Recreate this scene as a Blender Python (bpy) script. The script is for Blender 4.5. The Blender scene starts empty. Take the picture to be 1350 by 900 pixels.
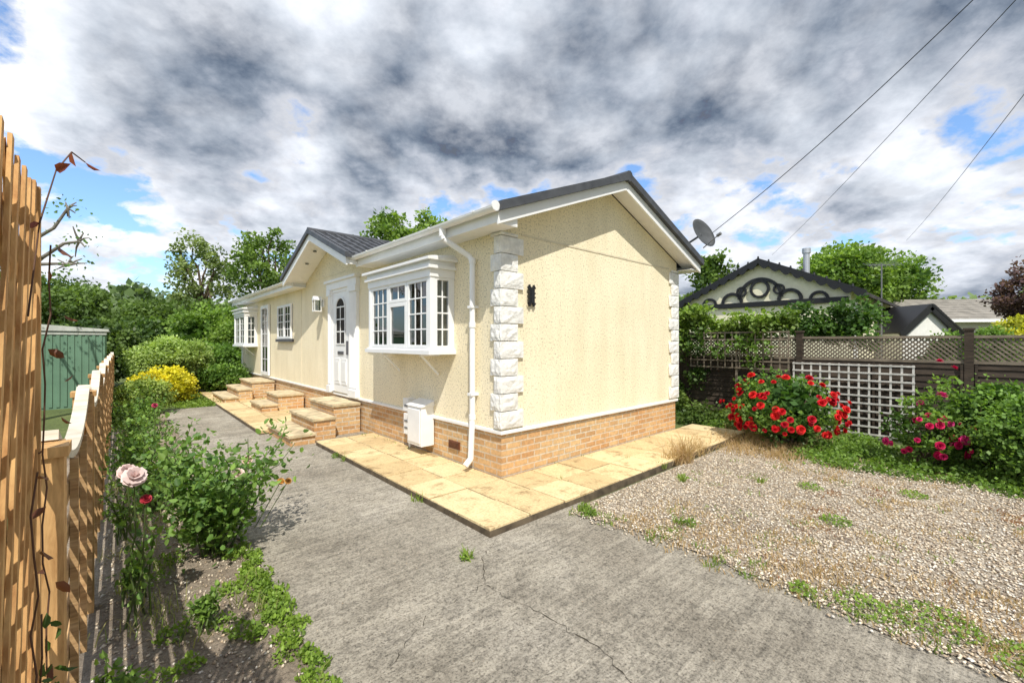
import bpy, math, random
import numpy as np
from mathutils import Vector, Matrix
random.seed(7); rng=np.random.default_rng(7)
sc=bpy.context.scene
CX,CY=-0.12,4.87
EX,EY=0.739,0.674
ANG=math.atan2(EY,EX)
M=Matrix.Translation((CX,CY,0))@Matrix.Rotation(ANG,4,'Z')
I4=Matrix.Identity(4)
# ------------------------------------------------------------ materials
def newmat(name):
    m=bpy.data.materials.new(name); m.use_nodes=True
    nt=m.node_tree; nt.nodes.clear()
    o=nt.nodes.new('ShaderNodeOutputMaterial'); b=nt.nodes.new('ShaderNodeBsdfPrincipled')
    nt.links.new(b.outputs[0],o.inputs[0]); return m,nt,b,o
def N(nt,t,**k):
    n=nt.nodes.new(t)
    for a,v in k.items(): setattr(n,a,v)
    return n
def ramp(nt,stops,fac=None,interp='LINEAR'):
    r=nt.nodes.new('ShaderNodeValToRGB'); cr=r.color_ramp; cr.interpolation=interp
    while len(cr.elements)<len(stops): cr.elements.new(0.5)
    for e,(p,c) in zip(cr.elements,stops):
        e.position=p; e.color=(c[0],c[1],c[2],1) if hasattr(c,'__len__') else (c,c,c,1)
    if fac is not None: nt.links.new(fac,r.inputs[0])
    return r
def noise(nt,vec,scale,detail=4,rough=.55,dist=0):
    n=nt.nodes.new('ShaderNodeTexNoise'); n.inputs['Scale'].default_value=scale
    n.inputs['Detail'].default_value=detail; n.inputs['Roughness'].default_value=rough
    n.inputs['Distortion'].default_value=dist
    nt.links.new(vec,n.inputs['Vector']); return n
def mix(nt,a,b,fac,mode='MIX'):
    m=nt.nodes.new('ShaderNodeMix'); m.data_type='RGBA'; m.blend_type=mode
    for i,x in ((0,fac),(6,a),(7,b)):
        if isinstance(x,bpy.types.NodeSocket): nt.links.new(x,m.inputs[i])
        elif i==0: m.inputs[0].default_value=x
        else: m.inputs[i].default_value=(x[0],x[1],x[2],1) if hasattr(x,'__len__') else (x,x,x,1)
    return m.outputs[2]
def bump(nt,b,h,strength=.3,dist=.01):
    n=nt.nodes.new('ShaderNodeBump'); n.inputs['Strength'].default_value=strength
    n.inputs['Distance'].default_value=dist
    nt.links.new(h,n.inputs['Height']); nt.links.new(n.outputs[0],b.inputs['Normal'])
def objco(nt): return nt.nodes.new('ShaderNodeTexCoord').outputs['Object']
def mapping(nt,vec,scale):
    m=nt.nodes.new('ShaderNodeMapping'); m.inputs['Scale'].default_value=scale
    nt.links.new(vec,m.inputs[0]); return m.outputs[0]
def simple(name,col,rough=.6,var=.12,sc_=8,metal=0,bs=.1,spec=.4,bd=.004,bsc=12):
    m,nt,b,o=newmat(name); c=objco(nt)
    n=noise(nt,c,sc_,6); r=ramp(nt,[(.3,[x*(1-var*1.6) for x in col]),(.7,[min(1,x*(1+var)) for x in col])],n.outputs[0])
    nt.links.new(r.outputs[0],b.inputs['Base Color']); b.inputs['Roughness'].default_value=rough
    b.inputs['Metallic'].default_value=metal; b.inputs['Specular IOR Level'].default_value=spec
    n2=noise(nt,c,sc_*bsc,3); bump(nt,b,n2.outputs[0],bs,bd); return m
def render_mat(name,col):
    m,nt,b,o=newmat(name); c=objco(nt)
    n=noise(nt,c,42,4,.7); sp=ramp(nt,[(.35,[x*.48 for x in col]),(.44,[x*.90 for x in col]),(.54,col)],n.outputs[0])
    st=noise(nt,mapping(nt,c,(3,3,.5)),1.3,5); stc=ramp(nt,[(.35,(.88,.87,.84)),(.6,(1,1,1))],st.outputs[0])
    col2=mix(nt,sp.outputs[0],stc.outputs[0],.6,'MULTIPLY')
    big=noise(nt,c,1.1,4); bc=ramp(nt,[(.3,(.93,.92,.89)),(.7,(1,1,1))],big.outputs[0])
    col3=mix(nt,col2,bc.outputs[0],1,'MULTIPLY')
    nt.links.new(col3,b.inputs['Base Color']); b.inputs['Roughness'].default_value=.9
    b.inputs['Specular IOR Level'].default_value=.15
    bump(nt,b,n.outputs[0],.35,.010); return m
def brick_mat(name,c1,c2,mort):
    m,nt,b,o=newmat(name); c=objco(nt)
    s=N(nt,'ShaderNodeSeparateXYZ'); nt.links.new(c,s.inputs[0])
    a=N(nt,'ShaderNodeMath',operation='ADD'); nt.links.new(s.outputs[0],a.inputs[0]); nt.links.new(s.outputs[1],a.inputs[1])
    k=N(nt,'ShaderNodeCombineXYZ'); nt.links.new(a.outputs[0],k.inputs[0]); nt.links.new(s.outputs[2],k.inputs[1])
    bt=N(nt,'ShaderNodeTexBrick'); nt.links.new(k.outputs[0],bt.inputs['Vector'])
    for q,v in (('Scale',1),('Brick Width',.225),('Row Height',.075),('Mortar Size',.010),('Mortar Smooth',.1),('Bias',-.1)):
        bt.inputs[q].default_value=v
    bt.inputs['Color1'].default_value=(*c1,1); bt.inputs['Color2'].default_value=(*c2,1); bt.inputs['Mortar'].default_value=(*mort,1)
    n=noise(nt,c,25,6,.7); nr=ramp(nt,[(.3,.72),(.7,1.12)],n.outputs[0])
    n2=noise(nt,c,1.3,3); nr2=ramp(nt,[(.35,(1,.86,.76)),(.6,(1,1,1))],n2.outputs[0])
    c_=mix(nt,bt.outputs[0],nr.outputs[0],1,'MULTIPLY'); c_=mix(nt,c_,nr2.outputs[0],1,'MULTIPLY')
    nt.links.new(c_,b.inputs['Base Color']); b.inputs['Roughness'].default_value=.9; b.inputs['Specular IOR Level'].default_value=.15
    inv=N(nt,'ShaderNodeMath',operation='SUBTRACT'); inv.inputs[0].default_value=1; nt.links.new(bt.outputs['Fac'],inv.inputs[1])
    mm=N(nt,'ShaderNodeMath',operation='MULTIPLY_ADD'); nt.links.new(n.outputs[0],mm.inputs[0]); mm.inputs[1].default_value=.35; nt.links.new(inv.outputs[0],mm.inputs[2])
    bump(nt,b,mm.outputs[0],.8,.010); return m
def wood_mat(name,c1,c2,rough=.75,along=(3,3,30)):
    m,nt,b,o=newmat(name); c=objco(nt)
    n=noise(nt,mapping(nt,c,along),2.2,7,.65,.4); n3=noise(nt,c,2.5,3)
    r=ramp(nt,[(.3,c1),(.68,c2)],n.outputs[0]); r2=ramp(nt,[(.3,.7),(.7,1.15)],n3.outputs[0])
    nt.links.new(mix(nt,r.outputs[0],r2.outputs[0],1,'MULTIPLY'),b.inputs['Base Color']); b.inputs['Roughness'].default_value=rough
    b.inputs['Specular IOR Level'].default_value=.2
    bump(nt,b,n.outputs[0],.4,.004); return m
def leaf_mat(name,trans=.4,rough=.5,tint=(1.3,1.35,.5)):
    m,nt,b,o=newmat(name)
    a=N(nt,'ShaderNodeAttribute',attribute_name='col')
    nt.links.new(a.outputs['Color'],b.inputs['Base Color']); b.inputs['Roughness'].default_value=rough; b.inputs['Specular IOR Level'].default_value=.35
    t=N(nt,'ShaderNodeBsdfTranslucent'); br=mix(nt,a.outputs['Color'],tint,1,'MULTIPLY'); nt.links.new(br,t.inputs[0])
    ms=N(nt,'ShaderNodeMixShader'); ms.inputs[0].default_value=trans
    nt.links.new(b.outputs[0],ms.inputs[1]); nt.links.new(t.outputs[0],ms.inputs[2]); nt.links.new(ms.outputs[0],o.inputs[0]); return m
def attr_mat(name,rough=.85):
    m,nt,b,o=newmat(name); a=N(nt,'ShaderNodeAttribute',attribute_name='col')
    nt.links.new(a.outputs['Color'],b.inputs['Base Color']); b.inputs['Roughness'].default_value=rough; b.inputs['Specular IOR Level'].default_value=.25
    return m
WHITE=simple('white_upvc',(.86,.86,.85),.35,.03,5,bs=.02)
WHITEST=simple('white_stone',(.82,.81,.77),.8,.12,14,bs=.6,bd=.02,bsc=1.6)
CREAM=render_mat('cream_pebbledash',(.96,.86,.63))
BRICK=brick_mat('buff_brick',(.70,.48,.25),(.52,.31,.15),(.66,.58,.45))
ROOF,_nt,_b,_o=newmat('grey_roof_tile')
_c=objco(_nt); _n=noise(_nt,_c,6,6); _r=ramp(_nt,[(.3,(.045,.048,.055)),(.7,(.085,.09,.10))],_n.outputs[0]); _nt.links.new(_r.outputs[0],_b.inputs['Base Color']); _b.inputs['Roughness'].default_value=.55
SLATE=simple('slate_sill',(.10,.10,.11),.5,.1)
BLACK=simple('black_iron',(.015,.015,.016),.45,.1,spec=.5)
DARKWOOD=wood_mat('dark_fence_wood',(.03,.024,.02),(.10,.075,.055))
TRELW=wood_mat('weathered_trellis_wood',(.13,.105,.08),(.30,.25,.19))
LATW=simple('white_painted_lattice',(.60,.58,.54),.7,.18,10,bs=.3)
ORW=wood_mat('orange_fence_wood',(.40,.19,.07),(.78,.48,.20),along=(20,20,3))
ORW2=wood_mat('golden_fence_wood',(.38,.20,.075),(.74,.46,.20),along=(20,20,3))
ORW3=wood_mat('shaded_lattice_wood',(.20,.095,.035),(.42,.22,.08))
SLATW=wood_mat('fence_slat_wood',(.34,.19,.085),(.72,.48,.24),along=(3,3,30))
PALEW=wood_mat('pale_fence_cap',(.55,.48,.36),(.84,.78,.66))
BARK=wood_mat('bark',(.06,.045,.03),(.16,.12,.085),.9,(6,6,2))
STEM=simple('green_stem',(.08,.12,.03),.6,.2)
TWIG=simple('brown_twig',(.12,.06,.035),.7,.2)
LEAF=leaf_mat('leaf'); PETAL=leaf_mat('petal',.25,.6,(1,1,1))
STONE=attr_mat('gravel_stone')
GREENM=simple('green_shed_metal',(.14,.25,.17),.5,.08,3)
GREY=simple('grey_metal',(.18,.185,.19),.45,.1,spec=.5)
STEEL=simple('flue_steel',(.6,.6,.6),.35,.05,metal=.7)
CURT=simple('net_curtain',(.78,.77,.73),.9,.1,20)
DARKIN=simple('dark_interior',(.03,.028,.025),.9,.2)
GLASS,_nt,_b,_o=newmat('window_glass')
_t=N(_nt,'ShaderNodeBsdfTransparent'); _t.inputs[0].default_value=(.75,.8,.8,1)
_g=N(_nt,'ShaderNodeBsdfGlossy'); _g.inputs['Roughness'].default_value=.01
_f=N(_nt,'ShaderNodeFresnel'); _f.inputs[0].default_value=1.5
_a=N(_nt,'ShaderNodeMath',operation='ADD'); _a.inputs[1].default_value=.08; _nt.links.new(_f.outputs[0],_a.inputs[0])
_m=N(_nt,'ShaderNodeMixShader'); _nt.links.new(_a.outputs[0],_m.inputs[0]); _nt.links.new(_t.outputs[0],_m.inputs[1]); _nt.links.new(_g.outputs[0],_m.inputs[2]); _nt.links.new(_m.outputs[0],_o.inputs[0])
# ------------------------------------------------------------ mesh builder
class MB:
    def __init__(s): s.v=[]; s.f=[]; s.m=[]
    def add(s,vs,fs,m=0):
        o=len(s.v); s.v+= [tuple(x) for x in vs]; s.f+=[tuple(i+o for i in f) for f in fs]; s.m+=[m]*len(fs)
    def box(s,x0,x1,y0,y1,z0,z1,m=0):
        x0,x1=min(x0,x1),max(x0,x1); y0,y1=min(y0,y1),max(y0,y1)
        s.add([(x0,y0,z0),(x1,y0,z0),(x1,y1,z0),(x0,y1,z0),(x0,y0,z1),(x1,y0,z1),(x1,y1,z1),(x0,y1,z1)],
              [(0,3,2,1),(4,5,6,7),(0,1,5,4),(1,2,6,5),(2,3,7,6),(3,0,4,7)],m)
    def prism(s,poly,a0,a1,axis,m=0):
        n=len(poly)
        def mk(p,z,a): return (p,a,z) if axis=='y' else (a,p,z)
        vs=[mk(p,z,a0) for p,z in poly]+[mk(p,z,a1) for p,z in poly]
        fs=[tuple(range(n)),tuple(range(2*n-1,n-1,-1))]+[(i,i+n,(i+1)%n+n,(i+1)%n) for i in range(n)]
        s.add(vs,fs,m)
    def cyl(s,p0,p1,r0,r1=None,n=8,m=0,caps=True):
        if r1 is None: r1=r0
        p0=Vector(p0); p1=Vector(p1); d=(p1-p0).normalized()
        a=d.orthogonal().normalized(); b=d.cross(a)
        vs=[]
        for p,r in ((p0,r0),(p1,r1)):
            for i in range(n):
                t=2*math.pi*i/n; vs.append(p+a*(r*math.cos(t))+b*(r*math.sin(t)))
        fs=[(i,(i+1)%n,(i+1)%n+n,i+n) for i in range(n)]
        if caps: fs+=[tuple(range(n-1,-1,-1)),tuple(range(n,2*n))]
        s.add(vs,fs,m)
    def tube(s,pts,r,n=8,m=0):
        for a,b in zip(pts[:-1],pts[1:]): s.cyl(a,b,r,r,n,m)
    def beam(s,p0,p1,w,t,side,m=0):
        p0=Vector(p0);p1=Vector(p1);d=(p1-p0).normalized(); b=Vector(side); b=(b-d*b.dot(d)).normalized(); c=d.cross(b)
        vs=[]
        for p in (p0,p1):
            for x,y in ((-1,-1),(1,-1),(1,1),(-1,1)): vs.append(p+b*(x*w/2)+c*(y*t/2))
        s.add(vs,[(0,3,2,1),(4,5,6,7),(0,1,5,4),(1,2,6,5),(2,3,7,6),(3,0,4,7)],m)
    def obj(s,name,mats,parent=None,mat=M,bevel=0,smooth=False):
        me=bpy.data.meshes.new(name); me.from_pydata(s.v,[],s.f); 
        for x in mats: me.materials.append(x)
        me.polygons.foreach_set('material_index',s.m)
        if smooth: me.polygons.foreach_set('use_smooth',[True]*len(s.f))
        me.update()
        import bmesh
        bm=bmesh.new(); bm.from_mesh(me); bmesh.ops.recalc_face_normals(bm,faces=bm.faces); bm.to_mesh(me); bm.free()
        o=bpy.data.objects.new(name,me); sc.collection.objects.link(o)
        if parent: o.parent=parent
        else: o.matrix_world=mat
        if bevel:
            q=o.modifiers.new('b','BEVEL'); q.width=bevel; q.segments=2; q.limit_method='ANGLE'
        return o
def empty(name,mat=M):
    e=bpy.data.objects.new(name,None); e.empty_display_size=.3; sc.collection.objects.link(e); e.matrix_world=mat; return e
def npmesh(name,V,F,col,mats,midx=None,parent=None,mat=M):
    me=bpy.data.meshes.new(name); n=len(V); k,q=F.shape
    me.vertices.add(n); me.vertices.foreach_set('co',V.astype(np.float32).ravel())
    me.loops.add(k*q); me.loops.foreach_set('vertex_index',F.astype(np.int32).ravel())
    me.polygons.add(k); me.polygons.foreach_set('loop_start',np.arange(0,k*q,q,dtype=np.int32))
    for x in mats: me.materials.append(x)
    if midx is not None: me.polygons.foreach_set('material_index',midx.astype(np.int32))
    a=me.attributes.new('col','FLOAT_COLOR','POINT'); c4=np.ones((n,4),np.float32); c4[:,:3]=col; a.data.foreach_set('color',c4.ravel())
    me.update(calc_edges=True); me.validate()
    o=bpy.data.objects.new(name,me); sc.collection.objects.link(o)
    if parent: o.parent=parent
    else: o.matrix_world=mat
    return o
def unit(a): return a/np.maximum(np.linalg.norm(a,axis=1,keepdims=True),1e-6)
LB=1.75
def leaves(P,size,cols,wid=.45,up=.3,out=None,droop=0.,fine=False,lb=None):
    n=len(P); d=rng.normal(size=(n,3)); cols=cols*(LB if lb is None else lb)
    if out is not None: d=d*.8+out
    d[:,2]-=droop
    d=unit(d); nn=rng.normal(size=(n,3)); nn[:,2]+=up*3; b=unit(np.cross(d,unit(nn)))
    L=(size*rng.uniform(.6,1.3,n))[:,None]
    c=np.cross(d,b)
    if fine:
        V=np.empty((n,6,3)); V[:,0]=P; V[:,1]=P+d*L*.25+b*L*wid*.8+c*L*.08; V[:,2]=P+d*L*.65+b*L*wid*.75+c*L*.06; V[:,3]=P+d*L-c*L*.15
        V[:,4]=P+d*L*.65-b*L*wid*.75+c*L*.06; V[:,5]=P+d*L*.25-b*L*wid*.8+c*L*.08
        i=np.arange(n)[:,None]*6; F=np.concatenate([i+np.array([[0,1,2,3]]),i+np.array([[0,3,4,5]])],0)
        C=np.repeat(cols[:,None,:],6,axis=1); C[:,4:]*=.88
        return V.reshape(-1,3),F,C.reshape(-1,3)
    V=np.empty((n,4,3)); V[:,0]=P; V[:,1]=P+d*L*.45+b*L*wid; V[:,2]=P+d*L-c*L*.12; V[:,3]=P+d*L*.45-b*L*wid
    C=np.repeat(cols[:,None,:],4,axis=1); F=np.arange(n*4).reshape(n,4)
    return V.reshape(-1,3),F,C.reshape(-1,3)
def clumps(center,rad,K,per,cr,c1,c2,shell=.6,low=-1):
    ctr=unit(rng.normal(size=(K*3,3))); ctr=ctr[ctr[:,2]>low][:K]; K=len(ctr)
    rr=rng.uniform(shell,1,K)**.6; cc=ctr*rr[:,None]*(1-.3*rng.random((K,1)))*np.array(rad)+np.array(center)
    P=[];C=[];O=[]
    for i in range(K):
        r=cr*rng.uniform(.6,1.35); m=int(per*rng.uniform(.6,1.4))
        q=unit(rng.normal(size=(m,3)))*(rng.random((m,1))**.45)
        p=q*r*np.array([1,1,.75])+cc[i]; P.append(p); O.append(q)
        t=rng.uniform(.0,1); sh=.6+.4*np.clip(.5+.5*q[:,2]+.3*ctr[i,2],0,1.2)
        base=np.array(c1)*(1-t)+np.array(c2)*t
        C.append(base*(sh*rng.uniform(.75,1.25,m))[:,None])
    return np.vstack(P),np.vstack(C),np.vstack(O),cc
def join_parts(parts):
    V=[];F=[];C=[];Mi=[];o=0
    for v,f,c,mi in parts:
        V.append(v);F.append(f+o);C.append(c);Mi.append(np.full(len(f),mi));o+=len(v)
    return np.vstack(V),np.vstack(F),np.vstack(C),np.concatenate(Mi)
def mb_part(mb,col,mi):
    V=np.array(mb.v,float); F=np.array(mb.f,int); return V,F,np.tile(np.array(col,float),(len(V),1)),mi
def limb_to(mb,p0,p1,r0,r1,seg=4,wob=.12,n=6):
    p0=np.array(p0,float);p1=np.array(p1,float);L=np.linalg.norm(p1-p0);prev=p0
    for i in range(1,seg+1):
        t=i/seg; p=p0+(p1-p0)*t+ (rng.normal(size=3)*wob*L*.3 if i<seg else 0)+np.array([0,0,.15*L*math.sin(math.pi*t)*.5])
        mb.cyl(prev,p,r0+(r1-r0)*(i-1)/seg,r0+(r1-r0)*t,n,0,caps=False); prev=p
def tree(name,x,y,top,rad,c1,c2,K=60,per=110,leaf=.22,cr=None,trunk=.2,zrad=None,zbase=-.09,low=-.7,droop=0,wid=.35):
    zr=zrad or top*.36; cz=top-zr; cr=cr or rad*.32
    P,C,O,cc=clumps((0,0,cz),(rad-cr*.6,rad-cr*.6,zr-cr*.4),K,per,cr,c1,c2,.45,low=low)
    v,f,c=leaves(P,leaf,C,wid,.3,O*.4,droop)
    mb=MB(); fork=np.array([0,0,max(.6,cz-zr*.75)])
    limb_to(mb,(0,0,zbase),fork,trunk,trunk*.75,4,.05,8)
    for q in cc[::max(1,len(cc)//14)]:
        limb_to(mb,fork+rng.normal(size=3)*.05,q,trunk*.45,trunk*.06,4)
    V,F,CC,Mi=join_parts([(v,f,c,0),mb_part(mb,(.1,.08,.05),1)])
    return npmesh(name,V,F,CC,[LEAF,BARK],Mi,mat=Matrix.Translation((x,y,0)))
def bush(name,x,y,top,rad,c1,c2,K=50,per=150,leaf=.06,cr=None,zb=-.08,core=True,wid=.4,ry=None,mat=None,flowers=None):
    zr=(top-zb)/2; cz=zb+zr*.95; cr=cr or rad*.3; ry=ry or rad
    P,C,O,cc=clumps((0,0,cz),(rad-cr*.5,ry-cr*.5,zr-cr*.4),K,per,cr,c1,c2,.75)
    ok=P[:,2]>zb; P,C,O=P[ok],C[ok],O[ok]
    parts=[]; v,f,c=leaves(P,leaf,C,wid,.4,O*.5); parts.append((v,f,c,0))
    mb=MB()
    for q in cc[::3]: limb_to(mb,(rng.normal()*.06,rng.normal()*.06,zb),q,.010+.01*rad,.004,3,.1,5)
    parts.append(mb_part(mb,(.1,.08,.05),1))
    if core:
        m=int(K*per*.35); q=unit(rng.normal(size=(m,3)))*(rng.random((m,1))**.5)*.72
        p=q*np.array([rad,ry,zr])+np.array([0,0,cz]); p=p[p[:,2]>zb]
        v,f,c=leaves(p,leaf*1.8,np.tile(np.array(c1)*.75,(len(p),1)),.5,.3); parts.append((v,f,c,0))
    if flowers: parts+=flowers(cc,(rad,ry,zr,cz))
    V,F,CC,Mi=join_parts(parts)
    return npmesh(name,V,F,CC,[LEAF,BARK,PETAL],Mi,mat=mat or Matrix.Translation((x,y,0)))
def rose_part(pos,r,col,n_up):
    up=Vector(n_up).normalized(); a=up.orthogonal().normalized(); b=up.cross(a); vs=[];fs=[];cs=[]
    for ring,(n,op,ln) in enumerate(((4,.25,.8),(5,.6,.95),(6,1.05,1.0),(6,1.4,.95))):
        for i in range(n):
            t=2*math.pi*(i+ring*.37)/n; d=a*math.cos(t)+b*math.sin(t); tg=a*(-math.sin(t))+b*math.cos(t)
            p0=Vector(pos); mid=p0+(d*math.sin(op)+up*math.cos(op)*1.0)*r*.55*ln; tip=p0+(d*math.sin(op*1.12)+up*math.cos(op*1.12))*r*ln
            w=r*.42*(.7+.3*ring)
            o=len(vs); vs+=[p0-tg*w*.2,p0+tg*w*.2,mid+tg*w,mid-tg*w,tip+tg*w*.6,tip-tg*w*.6]; fs+=[(o,o+1,o+2,o+3),(o+3,o+2,o+4,o+5)]
            k=random.uniform(.7,1.15)*(1.0 if ring>1 else .8); cs+=[[min(1,x*k) for x in col]]*6
    return np.array([tuple(x) for x in vs]),np.array(fs),np.array(cs),2
# ============================================================ GROUND
def sheet(name,poly,z,mat,mt=M):
    me=bpy.data.meshes.new(name); me.from_pydata([(x,y,z) for x,y in poly],[],[tuple(range(len(poly)))]); me.materials.append(mat)
    o=bpy.data.objects.new(name,me); sc.collection.objects.link(o); o.matrix_world=mt; return o
GR,nt,b,o=newmat('grass_ground'); c=objco(nt)
n=noise(nt,c,.5,6); n2=noise(nt,c,22,5,.7)
r=ramp(nt,[(.3,(.07,.10,.03)),(.55,(.13,.17,.045)),(.75,(.22,.20,.09))],n.outputs[0]); r2=ramp(nt,[(.3,.5),(.7,1.3)],n2.outputs[0])
nt.links.new(mix(nt,r.outputs[0],r2.outputs[0],1,'MULTIPLY'),b.inputs['Base Color']); b.inputs['Roughness'].default_value=.95; bump(nt,b,n2.outputs[0],1,.03)
sheet('ground',[(-900,-900),(900,-900),(900,900),(-900,900)],-.10,GR,I4)
CON,nt,b,o=newmat('worn_concrete'); c=objco(nt)
n=noise(nt,c,.8,7,.62); n2=noise(nt,c,75,5,.8); n3=noise(nt,c,7,7,.72); n5=noise(nt,c,28,5,.7)
rid=noise(nt,mapping(nt,c,(1.0,24,1)),1.3,5,.65,.3)
r=ramp(nt,[(.3,(.31,.275,.22)),(.5,(.42,.38,.31)),(.72,(.52,.475,.40))],n.outputs[0])
r2=ramp(nt,[(.37,.26),(.47,.90),(.66,1.25)],n2.outputs[0]); r3=ramp(nt,[(.34,.62),(.58,1.06)],n3.outputs[0]); r4=ramp(nt,[(.35,.80),(.62,1.08)],rid.outputs[0]); r5=ramp(nt,[(.36,.6),(.5,1.05)],n5.outputs[0])
q=mix(nt,r.outputs[0],r2.outputs[0],.9,'MULTIPLY'); q=mix(nt,q,r3.outputs[0],.85,'MULTIPLY'); q=mix(nt,q,r4.outputs[0],1,'MULTIPLY'); q=mix(nt,q,r5.outputs[0],.7,'MULTIPLY')
nt.links.new(q,b.inputs['Base Color']); b.inputs['Roughness'].default_value=.92; b.inputs['Specular IOR Level'].default_value=.2
h=N(nt,'ShaderNodeMath',operation='ADD'); nt.links.new(n2.outputs[0],h.inputs[0]); nt.links.new(rid.outputs[0],h.inputs[1]); bump(nt,b,h.outputs[0],.8,.016)
edge=[(-2.45+.03*rng.normal(),s) for s in np.linspace(-9,9.3,50)]
sheet('concrete_driveway',edge+[(.25,9.3),(.25,-9)],-.07,CON)
CRK=simple('crack_dirt',(.06,.05,.035),1,.3,20)
vs=[];fs=[]
for line in ([(-.126,3.52),(-.22,3.2),(-.18,2.86),(.0,2.68),(.2,2.54),(.49,2.22),(.62,1.9)],[(-.18,2.86),(-.5,2.55),(-.62,2.1)],[(-1.45,4.55),(-1.9,4.6),(-2.4,4.5)]):
    pp=[]
    for a_,b_ in zip(line[:-1],line[1:]):
        k_=max(4,int(math.hypot(b_[0]-a_[0],b_[1]-a_[1])/.035))
        for i in range(k_): t=i/k_; pp.append((a_[0]+(b_[0]-a_[0])*t+random.gauss(0,.008),a_[1]+(b_[1]-a_[1])*t+random.gauss(0,.008)))
    for i,(x,y) in enumerate(pp):
        w=random.uniform(.0006,.0026); vs+=[(x-w,y-w,-.0655),(x+w,y+w,-.0655)]
        if i: n0=len(vs); fs.append((n0-4,n0-3,n0-1,n0-2))
mb=MB(); mb.add(vs,fs); mb.obj('concrete_cracks',[CRK],mat=I4)
SOIL,nt,b,o=newmat('dry_soil'); c=objco(nt)
n=noise(nt,c,1.5,6,.7); n2=noise(nt,c,45,6,.8); r=ramp(nt,[(.3,(.20,.155,.11)),(.5,(.37,.30,.225)),(.75,(.50,.43,.34))],n.outputs[0]); r2=ramp(nt,[(.33,.4),(.65,1.4)],n2.outputs[0])
nt.links.new(mix(nt,r.outputs[0],r2.outputs[0],.9,'MULTIPLY'),b.inputs['Base Color']); b.inputs['Roughness'].default_value=1; bump(nt,b,n2.outputs[0],1,.03)
sheet('flower_bed_soil',[(-3.9,-9),(-2.3,-9),(-2.3,9.3),(-3.9,9.3)],-.085,SOIL)
GRV,nt,b,o=newmat('gravel'); c=objco(nt)
vo=N(nt,'ShaderNodeTexVoronoi'); vo.inputs['Scale'].default_value=75; nt.links.new(c,vo.inputs['Vector'])
hs=N(nt,'ShaderNodeSeparateColor'); nt.links.new(vo.outputs['Color'],hs.inputs[0])
r=ramp(nt,[(0,(.24,.18,.12)),(.3,(.46,.37,.26)),(.65,(.66,.56,.43)),(1,(.84,.78,.68))],hs.outputs[0])
n=noise(nt,c,.8,5); r2=ramp(nt,[(.35,.75),(.6,1.05)],n.outputs[0])
e_=ramp(nt,[(0,1),(.6,.4)],vo.outputs['Distance'])
nt.links.new(mix(nt,mix(nt,r.outputs[0],r2.outputs[0],1,'MULTIPLY'),e_.outputs[0],.8,'MULTIPLY'),b.inputs['Base Color']); b.inputs['Roughness'].default_value=.9
bump(nt,b,e_.outputs[0],1,.01)
ge=[(.0+.09*math.sin(s*2.1)+.05*rng.normal(),s) for s in np.linspace(-9,-1.02,44)]
sheet('gravel',ge+[(3.75,-1.02)]+[(3.7+.1*rng.normal(),s) for s in np.linspace(-1.3,-9,30)],-.062,GRV)
nS=30000; se=rng.uniform(-.12,4.0,nS*2); ss=rng.uniform(-5.4,-1.05,nS*2)
ok=(se>0.02+.09*np.sin(ss*2.1)-np.abs(rng.normal(size=nS*2))*.09)
dist=np.hypot(se+3.19,ss+3.68); ok&=rng.random(nS*2)<np.clip(1.5-dist*.12,.25,1); se,ss=se[ok][:nS],ss[ok][:nS]; n_=len(se)
r_=rng.uniform(.005,.013,n_); base=np.array([(1,0,0),(0,1,0),(-1,0,0),(0,-1,0),(0,0,1),(0,0,-1)],float)
an=rng.uniform(0,6.28,n_); ax=r_*rng.uniform(.8,1.5,n_); ay=r_*rng.uniform(.6,1.1,n_); az=r_*rng.uniform(.45,.8,n_)
bx=base[None,:,0]*ax[:,None]; by=base[None,:,1]*ay[:,None]; bz=base[None,:,2]*az[:,None]+rng.normal(size=(n_,6))*.0012
V=np.stack([bx*np.cos(an)[:,None]-by*np.sin(an)[:,None]+se[:,None],bx*np.sin(an)[:,None]+by*np.cos(an)[:,None]+ss[:,None],bz-.058+az[:,None]*.4],-1).reshape(-1,3)
T=np.array([(0,1,4),(1,2,4),(2,3,4),(3,0,4),(1,0,5),(2,1,5),(3,2,5),(0,3,5)]); F=(T[None]+np.arange(n_)[:,None,None]*6).reshape(-1,3)
pal=np.array([(.72,.62,.48),(.58,.46,.32),(.82,.76,.66),(.42,.33,.23),(.64,.54,.41),(.76,.66,.52),(.28,.22,.17)]); cc=np.minimum(1,pal[rng.integers(0,7,n_)]*rng.uniform(.75,1.12,(n_,1)))
npmesh('gravel_stones',V,F,np.repeat(cc,6,axis=0),[STONE])
# ============================================================ PAVING
SLAB,nt,b,o=newmat('buff_paving_slab'); c=objco(nt)
sn=N(nt,'ShaderNodeVectorMath',operation='SNAP'); sn.inputs[1].default_value=(.475,.475,10); nt.links.new(c,sn.inputs[0])
wn=N(nt,'ShaderNodeTexWhiteNoise'); nt.links.new(sn.outputs[0],wn.inputs['Vector'])
r=ramp(nt,[(0,(.60,.45,.24)),(.5,(.72,.56,.31)),(1,(.80,.65,.38))],wn.outputs[0])
n=noise(nt,c,4,7,.75,.4); r2=ramp(nt,[(.35,(.50,.44,.38)),(.46,(.90,.88,.85)),(.7,(1.06,1.06,1.04))],n.outputs[0]); n2=noise(nt,c,50,4); r3=ramp(nt,[(.3,.75),(.6,1.05)],n2.outputs[0])
nt.links.new(mix(nt,mix(nt,r.outputs[0],r2.outputs[0],1,'MULTIPLY'),r3.outputs[0],1,'MULTIPLY'),b.inputs['Base Color']); b.inputs['Roughness'].default_value=.85
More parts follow.
